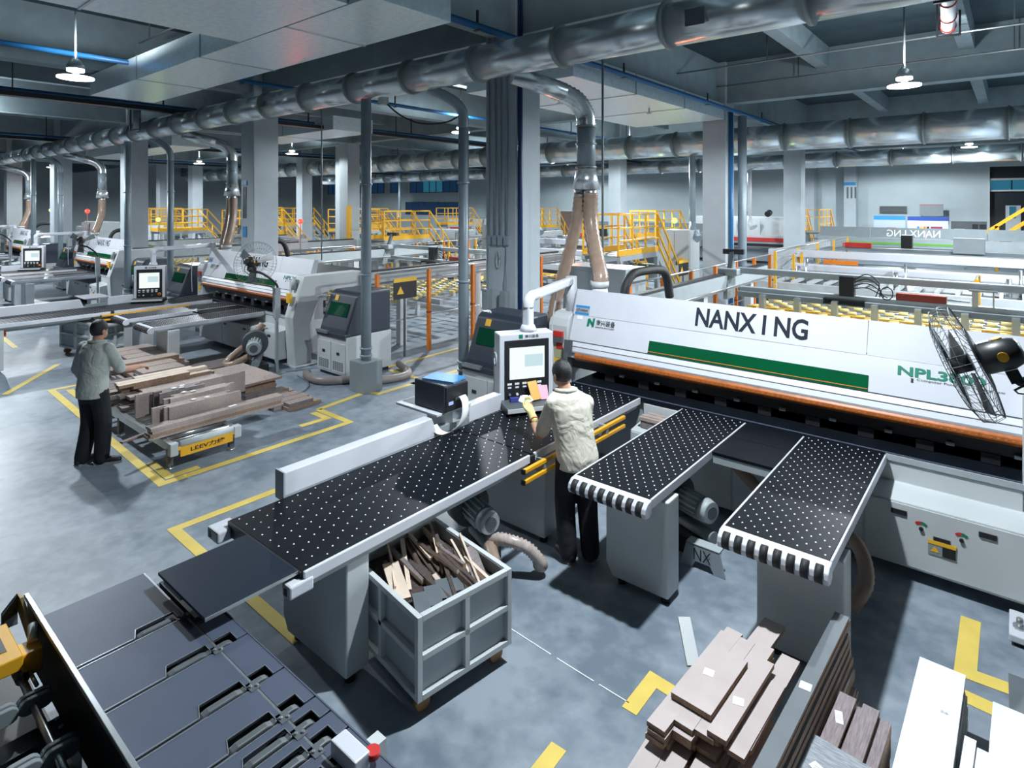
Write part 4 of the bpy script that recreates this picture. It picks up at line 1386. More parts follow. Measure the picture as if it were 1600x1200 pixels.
def stick(c, size, yaw, pitch, m, label, grp, edge=EDGE, name='wood_offcut', roll=0.):
    R = Matrix.Rotation(yaw, 3, 'Z') @ Matrix.Rotation(pitch, 3, 'X') @ Matrix.Rotation(roll, 3, 'Y')
    g = G().obox((0, 0, 0), size, R)
    me = mesh(name, g, [m, edge])
    for i in (2, 3, 4, 5):
        me.polygons[i].material_index = 1
    o = bpy.data.objects.new(name, me)
    COL.objects.link(o)
    o.location = c
    o['label'] = label
    o['category'] = 'offcut' if name == 'wood_offcut' else 'board'
    o['group'] = grp
    ORG[o] = (Matrix.Translation(-Vector(c)), False)
    return o


GO = 'wood offcuts heaped in the near cart'
rnd = random.Random(8)
DKW = mat('dark_brown_laminate', (.085, .065, .06), .5, var=.25, scale=9, stretch=(8, 1, 8))
for k in range(66):
    col = rnd.choice([DKW, DKW, WOODD, DKW, BRIGHTW])
    x = -.36 + .68 * rnd.random()
    y = -.22 + .55 * rnd.random()
    L = .28 + .26 * rnd.random()
    L = min(L, .62)
    yaw = CROT + math.radians(78) + rnd.uniform(-.28, .22)
    hw = L / 2 * .55 + .02
    x = max(-.41 + L * .49, min(.41 - L * .49, x))
    y = max(-.33 + L * .15, min(.34 - L * .15, y))
    z = .46 + .13 * (k / 66) + (.03 if y > 0 else 0)
    ed = rnd.choice([EDGE, BRIGHTW, BRIGHTW])
    stick(in_cart(x, y, z), (rnd.choice([.014, .018, .024, .03]), L, rnd.choice([.018, .03, .04, .05])), yaw, rnd.uniform(-.14, .14), col,
          '%s %s offcut, %s up in the heap, at the %s of the grey cart' % ('long' if L > .42 else 'short', {DKW.name: 'dark brown', WOODD.name: 'greyish', BRIGHTW.name: 'pale'}[col.name], NTH[k // 5].replace('lowest', 'first'), ('left', 'middle', 'right')[0 if x < -.12 else 1 if x < .12 else 2]), GO, ed, roll=rnd.uniform(-.3, .3))
for k in range(5):
    stick(in_cart(.285 - .01 * k, -.24 + .095 * k, .575), (.095, .19, .03), CROT + math.radians(66), .05, SLATEB,
          '%s dark grey short offcut in the row along the cart right rim' % ('first', 'second', 'third', 'fourth', 'fifth')[k], 'short grey offcuts along the cart rim', SLATEB)
stick(in_cart(-.02, -.24, .58), (.11, .42, .018), CROT + math.radians(70), 0, BRIGHTW, 'wide pale offcut at the left inside the grey cart', GO)
stick(in_cart(.20, .25, .60), (.10, .34, .02), CROT + math.radians(66), .1, WOODD, 'broad grey offcut leaning at the right inside the cart', GO)
stick(in_cart(.1, .2, .63), (.016, .3, .016), CROT + math.radians(80), .3, BRIGHTW, 'thin pale splinter crossing above the other offcuts', GO)

cart2 = copy_tree(cart, (-14.75, 4.25, 0), rot=math.radians(12), label='grey framed cart with black bag under the second saw long table')
cart2.scale = (1.25, 1.3, 1.15)
t = thing('black_bag', 'black liner bag hanging over the second grey cart', 'bag', (-14.4, 4.25, .6))
part('bag_rim', G().tube(smooth_path([(-14.9, 3.85, .75), (-14.6, 3.8, .80), (-14.2, 3.95, .80), (-14.1, 4.1, .72), (-14.2, 4.5, .7), (-14.7, 4.6, .72), (-14.95, 4.3, .72)], 4), .03, 8), BLACK, t)
part('bag_top', G().loft([(-14.5, 4.2, .60, .45, .38), (-14.5, 4.2, .72, .40, .34), (-14.5, 4.2, .76, .2, .18)], 14), mat('white_bag', (.6, .6, .58), .6), t)

# ------------------------------------------------------------------ plate conveyor at lower left
t = thing('infeed_plate', 'smooth dark plate between the long table and the slotted conveyor', 'plate', (-3.6, 1.7, .86))
part('plate_sheet', G().box(-3.93, -3.305, 1.43, 1.972, .882, .9), PLATED, t, bevel=.002)
part('plate_edge', G().box(-3.305, -3.298, 1.43, 1.972, .882, .899), STEEL, t)
part('under_rail', G().box(-3.86, -3.82, 1.45, 1.97, .845, .882), BLACK, t)
part('under_rail', G().box(-3.40, -3.36, 1.45, 1.97, .845, .882), BLACK, t)
part('end_catch', G().box(-3.85, -3.62, 1.432, 1.444, .86, .88), STEEL, t)

t = thing('slotted_conveyor', 'slate grey conveyor of wide plates with roller slots at lower left', 'conveyor', (-2.9, 1.2, 0))
XS = [-4.17, -3.565, -3.16, -2.79, -2.515, -2.39, -2.255, -2.10, -1.9]
for k in range(len(XS) - 1):
    a, b = XS[k], XS[k + 1]
    l_ = a + (.012 if k else 0)
    nn_ = min(.082, (b - a) * .55)
    part('conveyor_plate', G().prism([(l_, .925), (b - .012, .925), (b - .012, 1.19), (b - nn_, 1.215), (b - nn_, 1.405), (b - .02, 1.405), (b - .02, 1.432), (l_, 1.432)], 'z', .788, .8), SLATE, t, bevel=.0015)
    if k:
        pk = min(.082, (a - XS[k - 1]) * .55)
        part('slot_channel', G().box(a - .085, a + .012, .925, 1.43, .70, .705), BLACK, t)  # black floor paints in the darkness of the slot recess
        part('slot_rail', G().box(a - .006, a + .009, .925, 1.22, .705, .792), STEEL, t)
        part('pocket_rim', G().bar((a - .012, .925, .801), (a - .012, 1.19, .801), .004, .004).bar((a - .012, 1.19, .801), (a - pk, 1.215, .801), .004, .004).bar((a - pk, 1.215, .801), (a - pk, 1.405, .801), .004, .004).bar((a - pk, 1.405, .801), (a - .02, 1.405, .801), .004, .004), STEEL, t)
        stad = [(1.23 + .05 * math.cos(q), .755 + .05 * math.sin(q)) for q in [PI / 2 + PI * i / 6 for i in range(7)]] + [(1.36 + .05 * math.cos(q), .755 + .05 * math.sin(q)) for q in [-PI / 2 + PI * i / 6 for i in range(7)]]
        part('slot_roller', G().prism([(p[0], p[1]) for p in stad], 'x', a - .042, a - .006), DGREY, t, bevel=.006)
        part('link_clip', G().box(a - .018, a + .03, 1.408, 1.455, .795, .803), DGREY, t)
        for q in (1.42, 1.445):
            part('clip_bolt', G().cyl((a - .004 + (q - 1.42) * .6, q, .80), (a - .004 + (q - 1.42) * .6, q, .81), .008, n=8), STEEL, t)
        part('edge_line', G().box(a + .010, a + .014, .925, 1.4, .797, .802), STEEL, t)
XO = [-3.5] + XS[2:]
for k in range(len(XO) - 1):
    a, b = XO[k], XO[k + 1]
    nn_ = min(.082, (b - a) * .55)
    l_ = a + (.006 if k else 0)
    part('outer_plate', G().prism([(l_, 1.444), (b - nn_, 1.444), (b - nn_, 1.535), (b - .004, 1.535), (b - .004, 1.59), (l_, 1.59)], 'z', .788, .8), SLATE, t, bevel=.0015)
    if k:
        stad = [(1.40 + .045 * math.cos(q), .755 + .045 * math.sin(q)) for q in [PI / 2 + PI * i / 6 for i in range(7)]] + [(1.485 + .045 * math.cos(q), .755 + .045 * math.sin(q)) for q in [-PI / 2 + PI * i / 6 for i in range(7)]]
        part('slot_roller', G().prism([(p[0], p[1]) for p in stad], 'x', a - .042, a - .008), DGREY, t, bevel=.006)
        pk = min(.082, (a - XO[k - 1]) * .55)
        part('pocket_rim', G().bar((a - pk, 1.444, .801), (a - pk, 1.535, .801), .004, .004).bar((a - pk, 1.535, .801), (a - .004, 1.535, .801), .004, .004), STEEL, t)
        part('pocket_floor', G().box(a - .085, a, 1.44, 1.54, .70, .705), BLACK, t)  # painted black for the shade inside the pocket
part('pocket_shade_sheet', G().box(-4.16, -1.9, .925, 1.588, .685, .70), BLACK, t)  # added black sheet, keeps the bright floor from showing through the pockets
part('seam_strip', G().box(-4.17, -1.9, 1.433, 1.443, .78, .799), STEEL, t)
part('outer_edge', G().box(-3.5, -1.9, 1.59, 1.597, .74, .802), SLATE, t)
part('under_frame', G().box(-4.1, -1.9, .95, 1.0, .55, .74).box(-4.1, -1.9, 1.5, 1.58, .55, .74), BLACK, t)
for x in (-3.95, -2.4):
    part('conveyor_leg', G().box(x - .05, x + .05, .96, 1.04, 0, .55), DGREY, t)
    part('conveyor_leg', G().box(x - .05, x + .05, 1.48, 1.56, 0, .55), DGREY, t)

t = thing('transfer_unit', 'yellow and black chain transfer unit behind a bare metal rail at lower left corner', 'machine', (-3.6, .7, 0))
part('side_rail', G().box(-4.42, -1.9, .893, .918, .812, .835), STEEL, t, bevel=.003)
part('rail_web', G().box(-4.40, -1.9, .905, .916, .48, .812), BLACK, t)
part('corner_bracket', G().prism([(-4.46, .83), (-4.40, .83), (-4.12, .74), (-4.22, .66), (-4.47, .74)], 'y', .872, .888), mat('brass_dark', (.20, .16, .05), .4, .3), t)
part('corner_gusset', G().prism([(.80, .75), (.872, .83), (.872, .66), (.80, .66)], 'x', -4.47, -4.45), DGREY, t)
part('yellow_mount', G().box(-4.34, -3.96, .56, .80, .68, .755), YELLOW, t, bevel=.006)
part('mount_slot', G().box(-4.28, -4.06, .60, .63, .752, .758), BLACK, t)
part('mount_slot', G().box(-4.22, -4.06, .72, .75, .752, .758), BLACK, t)
part('yellow_bracket', G().box(-4.10, -3.98, .80, .885, .62, .74), YELLOW, t, bevel=.004)
part('cable_plug', G().cyl((-4.06, .86, .745), (-4.14, .88, .79), .026, n=10), OFFW, t)
part('drive_shaft', G().cyl((-4.2, .80, .62), (-2.6, .78, .62), .018, n=12), STEEL, t)
part('shaft_coupling', G().cyl((-4.16, .80, .62), (-3.98, .80, .62), .032, n=12), MGREY, t)
part('small_rod', G().cyl((-3.98, .83, .64), (-3.84, .83, .64), .010, n=8), STEEL, t)
for x in (-3.76, -3.33, -2.95, -2.6):
    for y0 in (.77, .63):
        stad = [(y0 + .038 * math.cos(q), .62 + .038 * math.sin(q)) for q in [PI / 2 + PI * i / 8 for i in range(9)]] + [(y0 + .07 + .038 * math.cos(q), .62 + .038 * math.sin(q)) for q in [-PI / 2 + PI * i / 8 for i in range(9)]]
        part('chain_guide', G().prism([(p[0], p[1]) for p in stad], 'x', x - .032, x - .006), MGREY, t, bevel=.004)
        part('chain_guide', G().prism([(p[0], p[1]) for p in stad], 'x', x + .006, x + .032), MGREY, t, bevel=.004)
for x in (-3.6, -3.15, -2.75):
    part('bearing_plate', G().box(x - .06, x + .06, .60, .90, .50, .55), BLACK, t)
    for dx in (-.035, .035):
        part('bearing_bolt', G().cyl((x + dx, .865, .55), (x + dx, .865, .562), .011, n=8), STEEL, t)
part('base_tray', G().box(-5.2, -2.4, -.3, .895, .36, .40), BLACK, t)
part('yellow_base', G().box(-4.6, -3.9, .25, .55, .40, .44), mat('ochre_paint', (.35, .22, .02), .5), t)
for x in (-4.3, -2.8):
    part('unit_leg', G().box(x - .06, x + .06, .2, .32, 0, .28).box(x - .06, x + .06, .7, .82, 0, .28), BLACK, t)
part('green_lamp', G().ball((-3.35, .85, .58), .018), mat('green_lens', (.1, .4, .15), .3), t)

t = thing('stop_post', 'white post with red stop button at the end of the slotted conveyor', 'post', (-2.15, 1.47, 0))
part('post_box', G().box(-2.19, -2.02, 1.455, 1.53, .80, .87), WHITE, t, bevel=.006)
part('stop_button', G().cyl((-2.03, 1.55, .83), (-2.03, 1.55, .855), .03, n=14), RED, t)
part('post_shaft', G().box(-2.14, -2.08, 1.60, 1.66, 0, .80), OFFW, t)
solo('white_bar', G().box(-2.1, -1.92, 1.72, 1.78, 0, .50), WHITE, 'white upright bar at bottom edge beside the slotted conveyor', 'bar')

# ------------------------------------------------------------------ board stacks at lower right
def board(label, grp, x, y, z, sx, sy, th, rot, m, sticker=None, edge=EDGE):
    o = stick((x, y, z + th / 2), (sx, sy, th), math.radians(rot), 0, m, label, grp, edge, name='board')
    if sticker:
        g = G()
        R = Matrix.Rotation(math.radians(rot), 3, 'Z')
        p = Vector((x, y, z + th)) + R @ Vector((sticker[0], sticker[1], .001))
        g.obox(p, (sticker[2], sticker[3], .0015), R @ Matrix.Rotation(sticker[4] if len(sticker) > 4 else 0, 3, 'Z'))
        part('paper_sticker', g, WHITEP, o)
        if len(sticker) > 5:
            for q in range(3):
                g = G().obox(p + R @ Vector((0, -.012 + .012 * q, .001)), (sticker[2] * .7, .003, .0008), R)
                part('sticker_print', g, MGREY, o)
    return o


GPK = 'pinkish beige boards stacked at lower right'
rnd = random.Random(3)
ZT = .45
for lay in range(9):
    z = .02 + lay * .030
    for k in range(3):
        board('pinkish beige board, bottom pile, %s layer, %s' % (NTH[lay], ('left column', 'middle column', 'right column')[k]), GPK, -1.43 + .115 * k + rnd.uniform(-.012, .012), 2.86 + .10 * k + rnd.uniform(-.03, .03), z, .11, .72 + rnd.uniform(-.05, .05), .028, 2, PINK)
for lay in range(4):
    z = .295 + lay * .028
    for k in range(4):
        if lay == 3 and k == 3:
            continue
        cx_ = -1.40 + .105 * k + (.02 * lay if k == 3 else 0)
        board('pinkish beige board, upper pile, %s layer, %s' % (NTH[lay], SIDE[k]), GPK, cx_, 3.33 + .045 * k + rnd.uniform(-.03, .03), z, .102, .92 - .06 * k + rnd.uniform(-.05, .05), .026, -3 if lay % 2 else -2, PINK)
board('broad top board of the pinkish stack with white sticker near its middle', GPK, -1.315, 3.335, .410, .225, .50, .03, -2.5, PINK, (-.02, .02, .055, .055, .2))
board('second top board of the pinkish stack with white sticker, right of the broad one', GPK, -1.135, 3.33, .407, .10, .68, .026, -2.5, PINK, (0, -.06, .055, .055, .3))
board('lower stepped board on the right flank of the pinkish stack', GPK, -1.045, 3.30, .36, .085, .60, .026, -2.5, PINK, None)
board('lowest stepped board on the right flank of the pinkish stack', GPK, -1.00, 3.10, .28, .10, .62, .026, -2.5, PINK, None)
board('long thin board poking out behind the pinkish stack towards the table leg', GPK, -1.21, 3.78, .375, .13, .62, .026, -4, PINK, None)
board('short pinkish board at the rear left of the stack', GPK, -1.37, 3.66, .38, .10, .36, .026, -4, PINK, None)
stick((-1.53, 3.53, .43), (.075, .26, .022), math.radians(38), .55, OFFW, 'narrow pale strip leaning up left of the pinkish stack', 'leaning strip', BRIGHTW, name='board')
stick((-.955, 3.13, .245), (.055, .75, .02), math.radians(-3), 0, WBOARD, 'narrow white strip lying right of the pinkish stack', 'white strips by the pink stack', WBOARD, name='board')
GT = 'narrow dark boards piled into a tall stack'
for k in range(15):
    z = .005 + k * .0395
    dx = .008 * (14 - k) + rnd.uniform(-.006, .006)
    board('narrow dark board in the tall stack, %s from the floor' % NTH[k], GT, -.825 + dx + .0, 3.38 + rnd.uniform(-.04, .04) - (.012 * (14 - k) if k < 14 else 0), z, .085, 1.36 if k != 14 else 1.42, .036, -2, SLATEB if k > 10 else WOODD, None)
board('topmost narrow grey board of the tall stack with white sticker', GT, -.826, 3.38, .5975, .078, 1.42, .02, -2, SLATEB, (-.0, -.02, .055, .055, .1))
GPU = 'purple brown woodgrain boards at lower right'
for lay in range(7):
    z = .02 + lay * .058
    for k in range(3):
        board('purple brown woodgrain board, %s layer, %s of its stack' % (NTH[lay], ('left', 'middle', 'right')[k]), GPU, -.70 + .082 * k + rnd.uniform(-.008, .008), 3.36 - .03 * k + rnd.uniform(-.02, .02), z, .078, .66, .055, -2, PURPLE)
board('purple brown woodgrain board on top carrying a slanted white sticker', GPU, -.70, 3.36, .43, .08, .62, .02, -2, PURPLE, (.0, .12, .035, .085, .3, 1))
board('purple brown woodgrain board on top, right of the stickered one', GPU, -.59, 3.34, .43, .075, .64, .02, -2, PURPLE, (.01, -.13, .06, .04, -.3, 1))
board('grey woodgrain board lying crosswise over the purple boards', 'grey woodgrain boards', -.66, 3.08, .455, .34, .34, .02, -6, GREYW, (-.02, -.02, .11, .045, -.35, 1))
GW = 'white boards stacked at right'
for lay in range(8):
    z = .005 + lay * .038
    board('white faced board, %s from the floor in the wide white stack' % NTH[lay], GW, -.335 + rnd.uniform(-.01, .012), 3.93 + rnd.uniform(-.05, .03), z, .215, .95, .036, -1, WBOARD, None, SLATEB if lay % 2 else WBOARD)
board('large white board on top of the wide white stack with small print', GW, -.34, 3.93, .31, .225, 1.0, .026, -1, WBOARD, None, WBOARD)
text('board_print', '22-18x', MGREY, bpy.data.objects[[o.name for o in COL.objects if o.get('label', '').startswith('large white board')][0]], (-.31, 4.02, .3365), (1, -.1, 0), (.1, 1, 0), .035, .02, 0, lift=.001)
board('white offset board at far left edge of the wide stack', GW, -.40, 4.30, .29, .06, .30, .018, -1, WBOARD, None, WBOARD)
GW2 = 'white narrow boards between the two white stacks'
for k in range(5):
    board('narrow white board between the white stacks, %s of five' % ('leftmost', 'second', 'middle', 'fourth', 'rightmost')[k], GW2, -.19 + .018 * k, 3.62 - .04 * k, .02 + .055 * (4 - k), .05, .74, .05, -2, WBOARD, None, SLATEB)
board('small white board at the right of the narrow white ones', GW2, -.145, 3.85, .26, .09, .22, .018, -2, WBOARD, None, WBOARD)
GW3 = 'white boards at the right frame edge'
for k in range(6):
    board('wide white board, %s from the floor in the rightmost stack' % NTH[k], GW3, .13 + rnd.uniform(-.006, .006), 3.78, .01 + .052 * k, .46, .95, .05, -1, WBOARD, None, SLATEB)
board('wide white board on top of the stack at the right frame edge', GW3, .135, 3.79, .325, .47, .97, .02, -1, WBOARD, None, WBOARD)
for k in range(5):
    board('dark grey board, %s from the floor behind the rightmost white stack' % NTH[k], 'dark grey boards at right', .16, 4.52, .01 + .05 * k, .36, .33, .048, 1, SLATEB, None)
board('dark grey board topping the pile behind the right white boards', 'dark grey boards at right', .16, 4.53, .262, .37, .35, .02, 1, SLATEB, None)
t = thing('anchor_plate', 'white anchor plate with two bolts at right edge', 'foot', (.12, 5.7, 0))
part('foot_slab', G().box(-.03, .4, 5.5, 5.85, 0.03, .08), WHITE, t, bevel=.008)
for x in (.03, .16):
    part('foot_bolt', G().cyl((x, 5.62, .08), (x, 5.62, .15), .02, n=8).cyl((x, 5.62, .08), (x, 5.62, .10), .04, n=8), STEEL, t)
part('foot_pad', G().box(0, .38, 5.53, 5.82, 0, .03), BLACK, t)
t = thing('offcut_bundle_shelf', 'short wood strips lying on the cabinet shelf by the operator', 'strips', (-2.95, 6.05, .66))
part('strip_block', G().box(-3.14, -2.84, 5.98, 6.14, .66, .74), WOODD, t)
for k in range(4):
    part('wood_strip', G().box(-3.16 + .012 * k, -2.84 + .02 * k, 5.97 + .045 * k, 6.012 + .045 * k, .74 + .008 * (k % 2), .775 + .008 * (k % 2)), WOOD, t)

# ------------------------------------------------------------------ people
def remeshed(g, voxel, smooth=3):
    """melt overlapping shapes into one continuous closed surface"""
    me = mesh('melt', g, BLACK)
    o = bpy.data.objects.new('melt', me)
    COL.objects.link(o)
    r = o.modifiers.new('r', 'REMESH')
    r.mode = 'VOXEL'
    r.voxel_size = voxel
    s = o.modifiers.new('s', 'SMOOTH')
    s.iterations = smooth
    s.factor = .5
    dg = bpy.context.evaluated_depsgraph_get()
    e = o.evaluated_get(dg)
    m2 = e.to_mesh()
    g2 = G()
    g2.add([tuple(v.co) for v in m2.vertices], [tuple(p.vertices) for p in m2.polygons], True)
    e.to_mesh_clear()
    bpy.data.objects.remove(o)
    bpy.data.meshes.remove(me)
    return g2


def hand_shape(g, wrist, fwd, down, side, curl=.6, s=1.0, thumb=1):
    """palm, four unequal bent fingers and a thumb leaving the side of the palm"""
    wrist, fwd, down, side = Vector(wrist), Vector(fwd).normalized(), Vector(down).normalized(), Vector(side).normalized()
    pc = wrist + fwd * .045 * s
    g.obox(pc, (.078 * s, .085 * s, .028 * s), Matrix((side, fwd, -down)).transposed())
    g.ball(wrist, .028 * s)
    for k, (off, L) in enumerate(((-.029, .068), (-.010, .078), (.010, .074), (.029, .058))):
        p0 = wrist + fwd * .085 * s + side * off * s
        d1 = (fwd * math.cos(curl * .6) + down * math.sin(curl * .6))
        d2 = (fwd * math.cos(curl * 1.6) + down * math.sin(curl * 1.6))
        p1 = p0 + d1 * L * .5 * s
        p2 = p1 + d2 * L * .5 * s
        g.tube([p0 - fwd * .02, p0, p1, p2], [.0105 * s, .0105 * s, .0095 * s, .008 * s], 8)
        g.ball(p2, .008 * s, n=8, m=5)
    b0 = wrist + fwd * .03 * s + side * thumb * .036 * s
    b1 = b0 + (fwd * .7 + side * thumb * .7 + down * .3).normalized() * .036 * s
    b2 = b1 + (fwd * .9 + down * .5).normalized() * .030 * s
    g.tube([b0 - side * thumb * .01, b0, b1, b2], [.014 * s, .013 * s, .011 * s, .009 * s], 8)
    g.ball(b2, .009 * s, n=8, m=5)


def limb(g, pts, rs, n=12, sub=4):
    path = smooth_path(pts, sub)
    m = len(pts)
    out = []
    for i in range(len(path)):
        f_ = i / sub
        a = min(int(f_), m - 2)
        out.append(rs[a] + (rs[a + 1] - rs[a]) * (f_ - a))
    g.tube(path, out, n)
    g.ball(path[0], out[0], n=10, m=6)
    g.ball(path[-1], out[-1], n=10, m=6)


def person(label, loc, rot, lean, head_turn, larm, rarm, lleg, rleg, shirt, gloved, hh=1.0):
    """larm, rarm = (shoulder, elbow, wrist); legs = (hip, knee, ankle, toe); local x right, y forward"""
    t = thing('person', label, 'person', loc, rot=rot, local=True)
    V = Vector
    hd = V((lean[0], lean[1], 1.575))
    nb = V((lean[0] * .75, lean[1] * .70, 1.42))
    # body: one continuous surface
    g = G()
    g.loft([(0, 0, .84, .14, .11), (0, 0, .95, .16, .115), (lean[0] * .2, lean[1] * .2, 1.06, .135, .10), (lean[0] * .45, lean[1] * .45, 1.25, .16, .11),
            (lean[0] * .6, lean[1] * .6, 1.36, .17, .095), (nb.x, nb.y, 1.44, .075, .07)], 18)
    limb(g, [nb - V((0, 0, .05)), nb + V((lean[0] * .1, lean[1] * .1, .06)), hd - V((0, 0, .06))], [.066, .056, .056])
    g.ball(hd + V((0, .0, .02)), .075, .092, .105, 18, 12)
    ft = Matrix.Rotation(head_turn, 3, 'Z')
    g.ball(hd + ft @ V((0, .045, -.055)), .052, .055, .055, 14, 9)      # jaw
    g.ball(hd + ft @ V((0, .096, -.012)), .013, .018, .024, 8, 6)       # nose
    g.ball(hd + ft @ V((0, .088, -.052)), .024, .012, .009, 8, 5)       # lips
    for s_ in (-1, 1):
        g.ball(hd + ft @ V((s_ * .077, .0, -.01)), .012, .022, .034, 10, 7)   # ears
        g.ball(hd + ft @ V((s_ * .03, .082, .028)), .02, .012, .01, 8, 5)     # brow
    for arm in (larm, rarm):
        limb(g, [V(arm[0]), V(arm[1]), V(arm[2])], [.052, .043, .030])
    for leg in (lleg, rleg):
        limb(g, [V(leg[0]), V(leg[1]), V(leg[2])], [.085, .058, .042])
    for arm, sg in ((larm, 1), (rarm, -1)):
        f_ = (V(arm[2]) - V(arm[1])).normalized()
        dn = V((0, 0, -1))
        dn = (dn - f_ * dn.dot(f_)).normalized()
        sd = f_.cross(dn).normalized()
        if sd.dot(V((1, 0, 0))) < 0:
            sd = -sd
        if not (gloved and arm is larm):
            hand_shape(g, V(arm[2]), f_, dn, sd, .7, 1.0, sg)
    body = part('body', remeshed(g, .0085, 2), SKIN, t)
    for s_ in (-1, 1):
        part('eye', G().ball(hd + ft @ V((s_ * .031, .088, .012)), .010, .006, .006, 8, 6), BLACKP, body)
    if gloved:
        arm = larm
        f_ = (V(arm[2]) - V(arm[1])).normalized()
        up_ = V((.25, 0, 1))
        up_ = (up_ - f_ * up_.dot(f_)).normalized()
        sd = f_.cross(up_).normalized()
        g = G()
        hand_shape(g, V(arm[2]), f_, up_, sd, .75, 1.12, -1)
        limb(g, [V(arm[2]) - f_ * .09, V(arm[2])], [.041, .034])
        part('glove', remeshed(g, .008, 1), GLOVE, t, label='yellow green work glove')
        g = G()
        pc = V(arm[2]) + f_ * .115
        g.ball(pc + sd * .03, .021, .021, .021, 10, 7)
        g.ball(pc - sd * .015, .019, .019, .019, 10, 7)
        g.ball(pc + sd * -.045 - f_ * .02, .016, .016, .016, 10, 7)
        part('red_fingertips', g, GLOVER, t, label='red dipped finger tips')
        part('glove_cuff', G().cyl(V(arm[2]) - f_ * .098, V(arm[2]) - f_ * .088, .044, n=14), RED, t)
    # hair cap
    g = G()
    vs_, fs = [], []
    c = hd + V((0, -.002, .022))
    n, m_ = 24, 12
    for i in range(m_ + 1):
        ph = PI / 2 - i * (PI * .72) / m_
        for k in range(n):
            a = 2 * PI * k / n
            d = V((math.cos(a) * math.cos(ph), math.sin(a) * math.cos(ph), math.sin(ph)))
            fr = max(0., d.y)
            lim = -.9 + 1.15 * fr ** .6
            z = max(d.z, lim) if fr > 0 else max(d.z, -.72)
            p = V((d.x * .084, d.y * .101, z * .113))
            if d.z < z - .01:
                p.x *= .96
                p.y *= .96
            vs_.append(c + ft @ p)
    for i in range(m_):
        for k in range(n):
            k2 = (k + 1) % n
            fs.append((i * n + k, (i + 1) * n + k, (i + 1) * n + k2, i * n + k2))
    g.add(vs_, fs, True)
    part('hair', g, HAIR, t)
    # shirt
    g = G()
    lx, ly = lean
    g.loft([(0, -.01, .80, .185, .15), (0, -.01, .90, .19, .15), (lx * .2, ly * .2 - .01, 1.04, .182, .14), (lx * .42, ly * .42 - .01, 1.2, .195, .142),
            (lx * .55, ly * .55 - .012, 1.32, .205, .135), (lx * .66, ly * .62 - .01, 1.40, .175, .11), (lx * .72, ly * .68 - .005, 1.445, .10, .085)], 22)
    for arm in (larm, rarm):
        a, b = V(arm[0]), V(arm[1])
        limb(g, [a, a + (b - a) * .5, a + (b - a) * (.84 if gloved else 1.)], [.072, .068, .064])
    part('shirt', remeshed(g, .011, 4), shirt, t)
    g = G()
    g.tube([nb + V((.088 * math.cos(q), .078 * math.sin(q) - .004, .028 + .012 * math.sin(q + PI))) for q in [2 * PI * k / 18 for k in range(18)]], .019, 8, closed=True)
    part('shirt_collar', g, shirt, t)
    g = G()
    g.tube([nb + V((.098 * math.cos(q), .088 * math.sin(q) - .006, .006 + .010 * math.sin(q + PI))) for q in [2 * PI * k / 18 for k in range(18)]], .005, 6, closed=True)
    part('collar_piping', g, BLACKP, t)
    # trousers
    g = G()
    g.loft([(0, 0, .74, .15, .125), (0, -.005, .84, .168, .135), (0, -.005, .94, .165, .13)], 20)
    for leg in (lleg, rleg):
        limb(g, [V(leg[0]), V(leg[1]), V(leg[2]) + V((0, 0, -.015))], [.108, .092, .082])
    part('trousers', remeshed(g, .011, 4), TROU, t)
    for leg in (lleg, rleg):
        a, b = V(leg[2]), V(leg[3])
        g = G()
        d = (b - a)
        d.z = 0
        d.normalize()
        limb(g, [a - d * .05 + V((0, 0, .045 - a.z)), a + d * .06 + V((0, 0, .042 - a.z)), a + d * .18 + V((0, 0, .034 - a.z))], [.042, .043, .034])
        o = part('shoe', remeshed(g, .009, 2), SHOE, t)
        sl = G().obox(a + d * .065 + V((0, 0, .010 - a.z)), (.082, .27, .02), Matrix.Rotation(math.atan2(-d.x, d.y), 3, 'Z'))
        part('shoe_sole', sl, mat('grey_sole', (.25, .26, .26), .6), o)
    return t


op = person('worker in cream shirt and dark trousers at the console holding white cards', (-2.95, 4.45, 0), math.radians(52), (-.10, .13), .35,
            ((-.205, .05, 1.34), (-.275, .22, 1.01), (-.30, .46, 1.13)), ((.105, .06, 1.33), (.14, .22, 1.09), (.0, .40, 1.07)),
            ((-.09, 0, .86), (-.10, .04, .47), (-.09, -.03, .085), (-.14, .2, .03)), ((.09, 0, .86), (.10, .02, .47), (.10, -.06, .085), (.17, .14, .03)), SHIRT1, True)
p2 = person('worker in grey shirt and dark trousers seen from behind beside the wood cart', (-8.47, 2.37, 0), math.radians(22), (.02, .06), 0.,
            ((-.185, .03, 1.37), (-.26, .0, 1.10), (-.25, .12, .86)), ((.185, .05, 1.37), (.26, .14, 1.12), (.27, .38, 1.08)),
            ((-.09, 0, .86), (-.10, .03, .47), (-.10, -.06, .085), (-.1, .2, .03)), ((.09, 0, .86), (.10, .05, .47), (.11, .02, .085), (.28, .14, .03)), SHIRT2, False)
hp = Matrix.Rotation(math.radians(52), 3, 'Z')
for k, (dx, dz, ry, lb) in enumerate(((-.03, .03, .5, 'left'), (.0, .045, .1, 'middle'), (.04, .03, -.4, 'right'))):
    p = Vector((-2.95, 4.45, 0)) + hp @ Vector((-.33 + dx, .575, 1.165 + dz))
    o = solo('paper_card', G().obox((0, 0, 0), (.055, .003, .06), hp @ Matrix.Rotation(-.7, 3, 'X') @ Matrix.Rotation(ry, 3, 'Y')), WHITEP, '%s of three white cards held in the glove' % lb, 'card', 'white cards in the glove')
    o.location = p

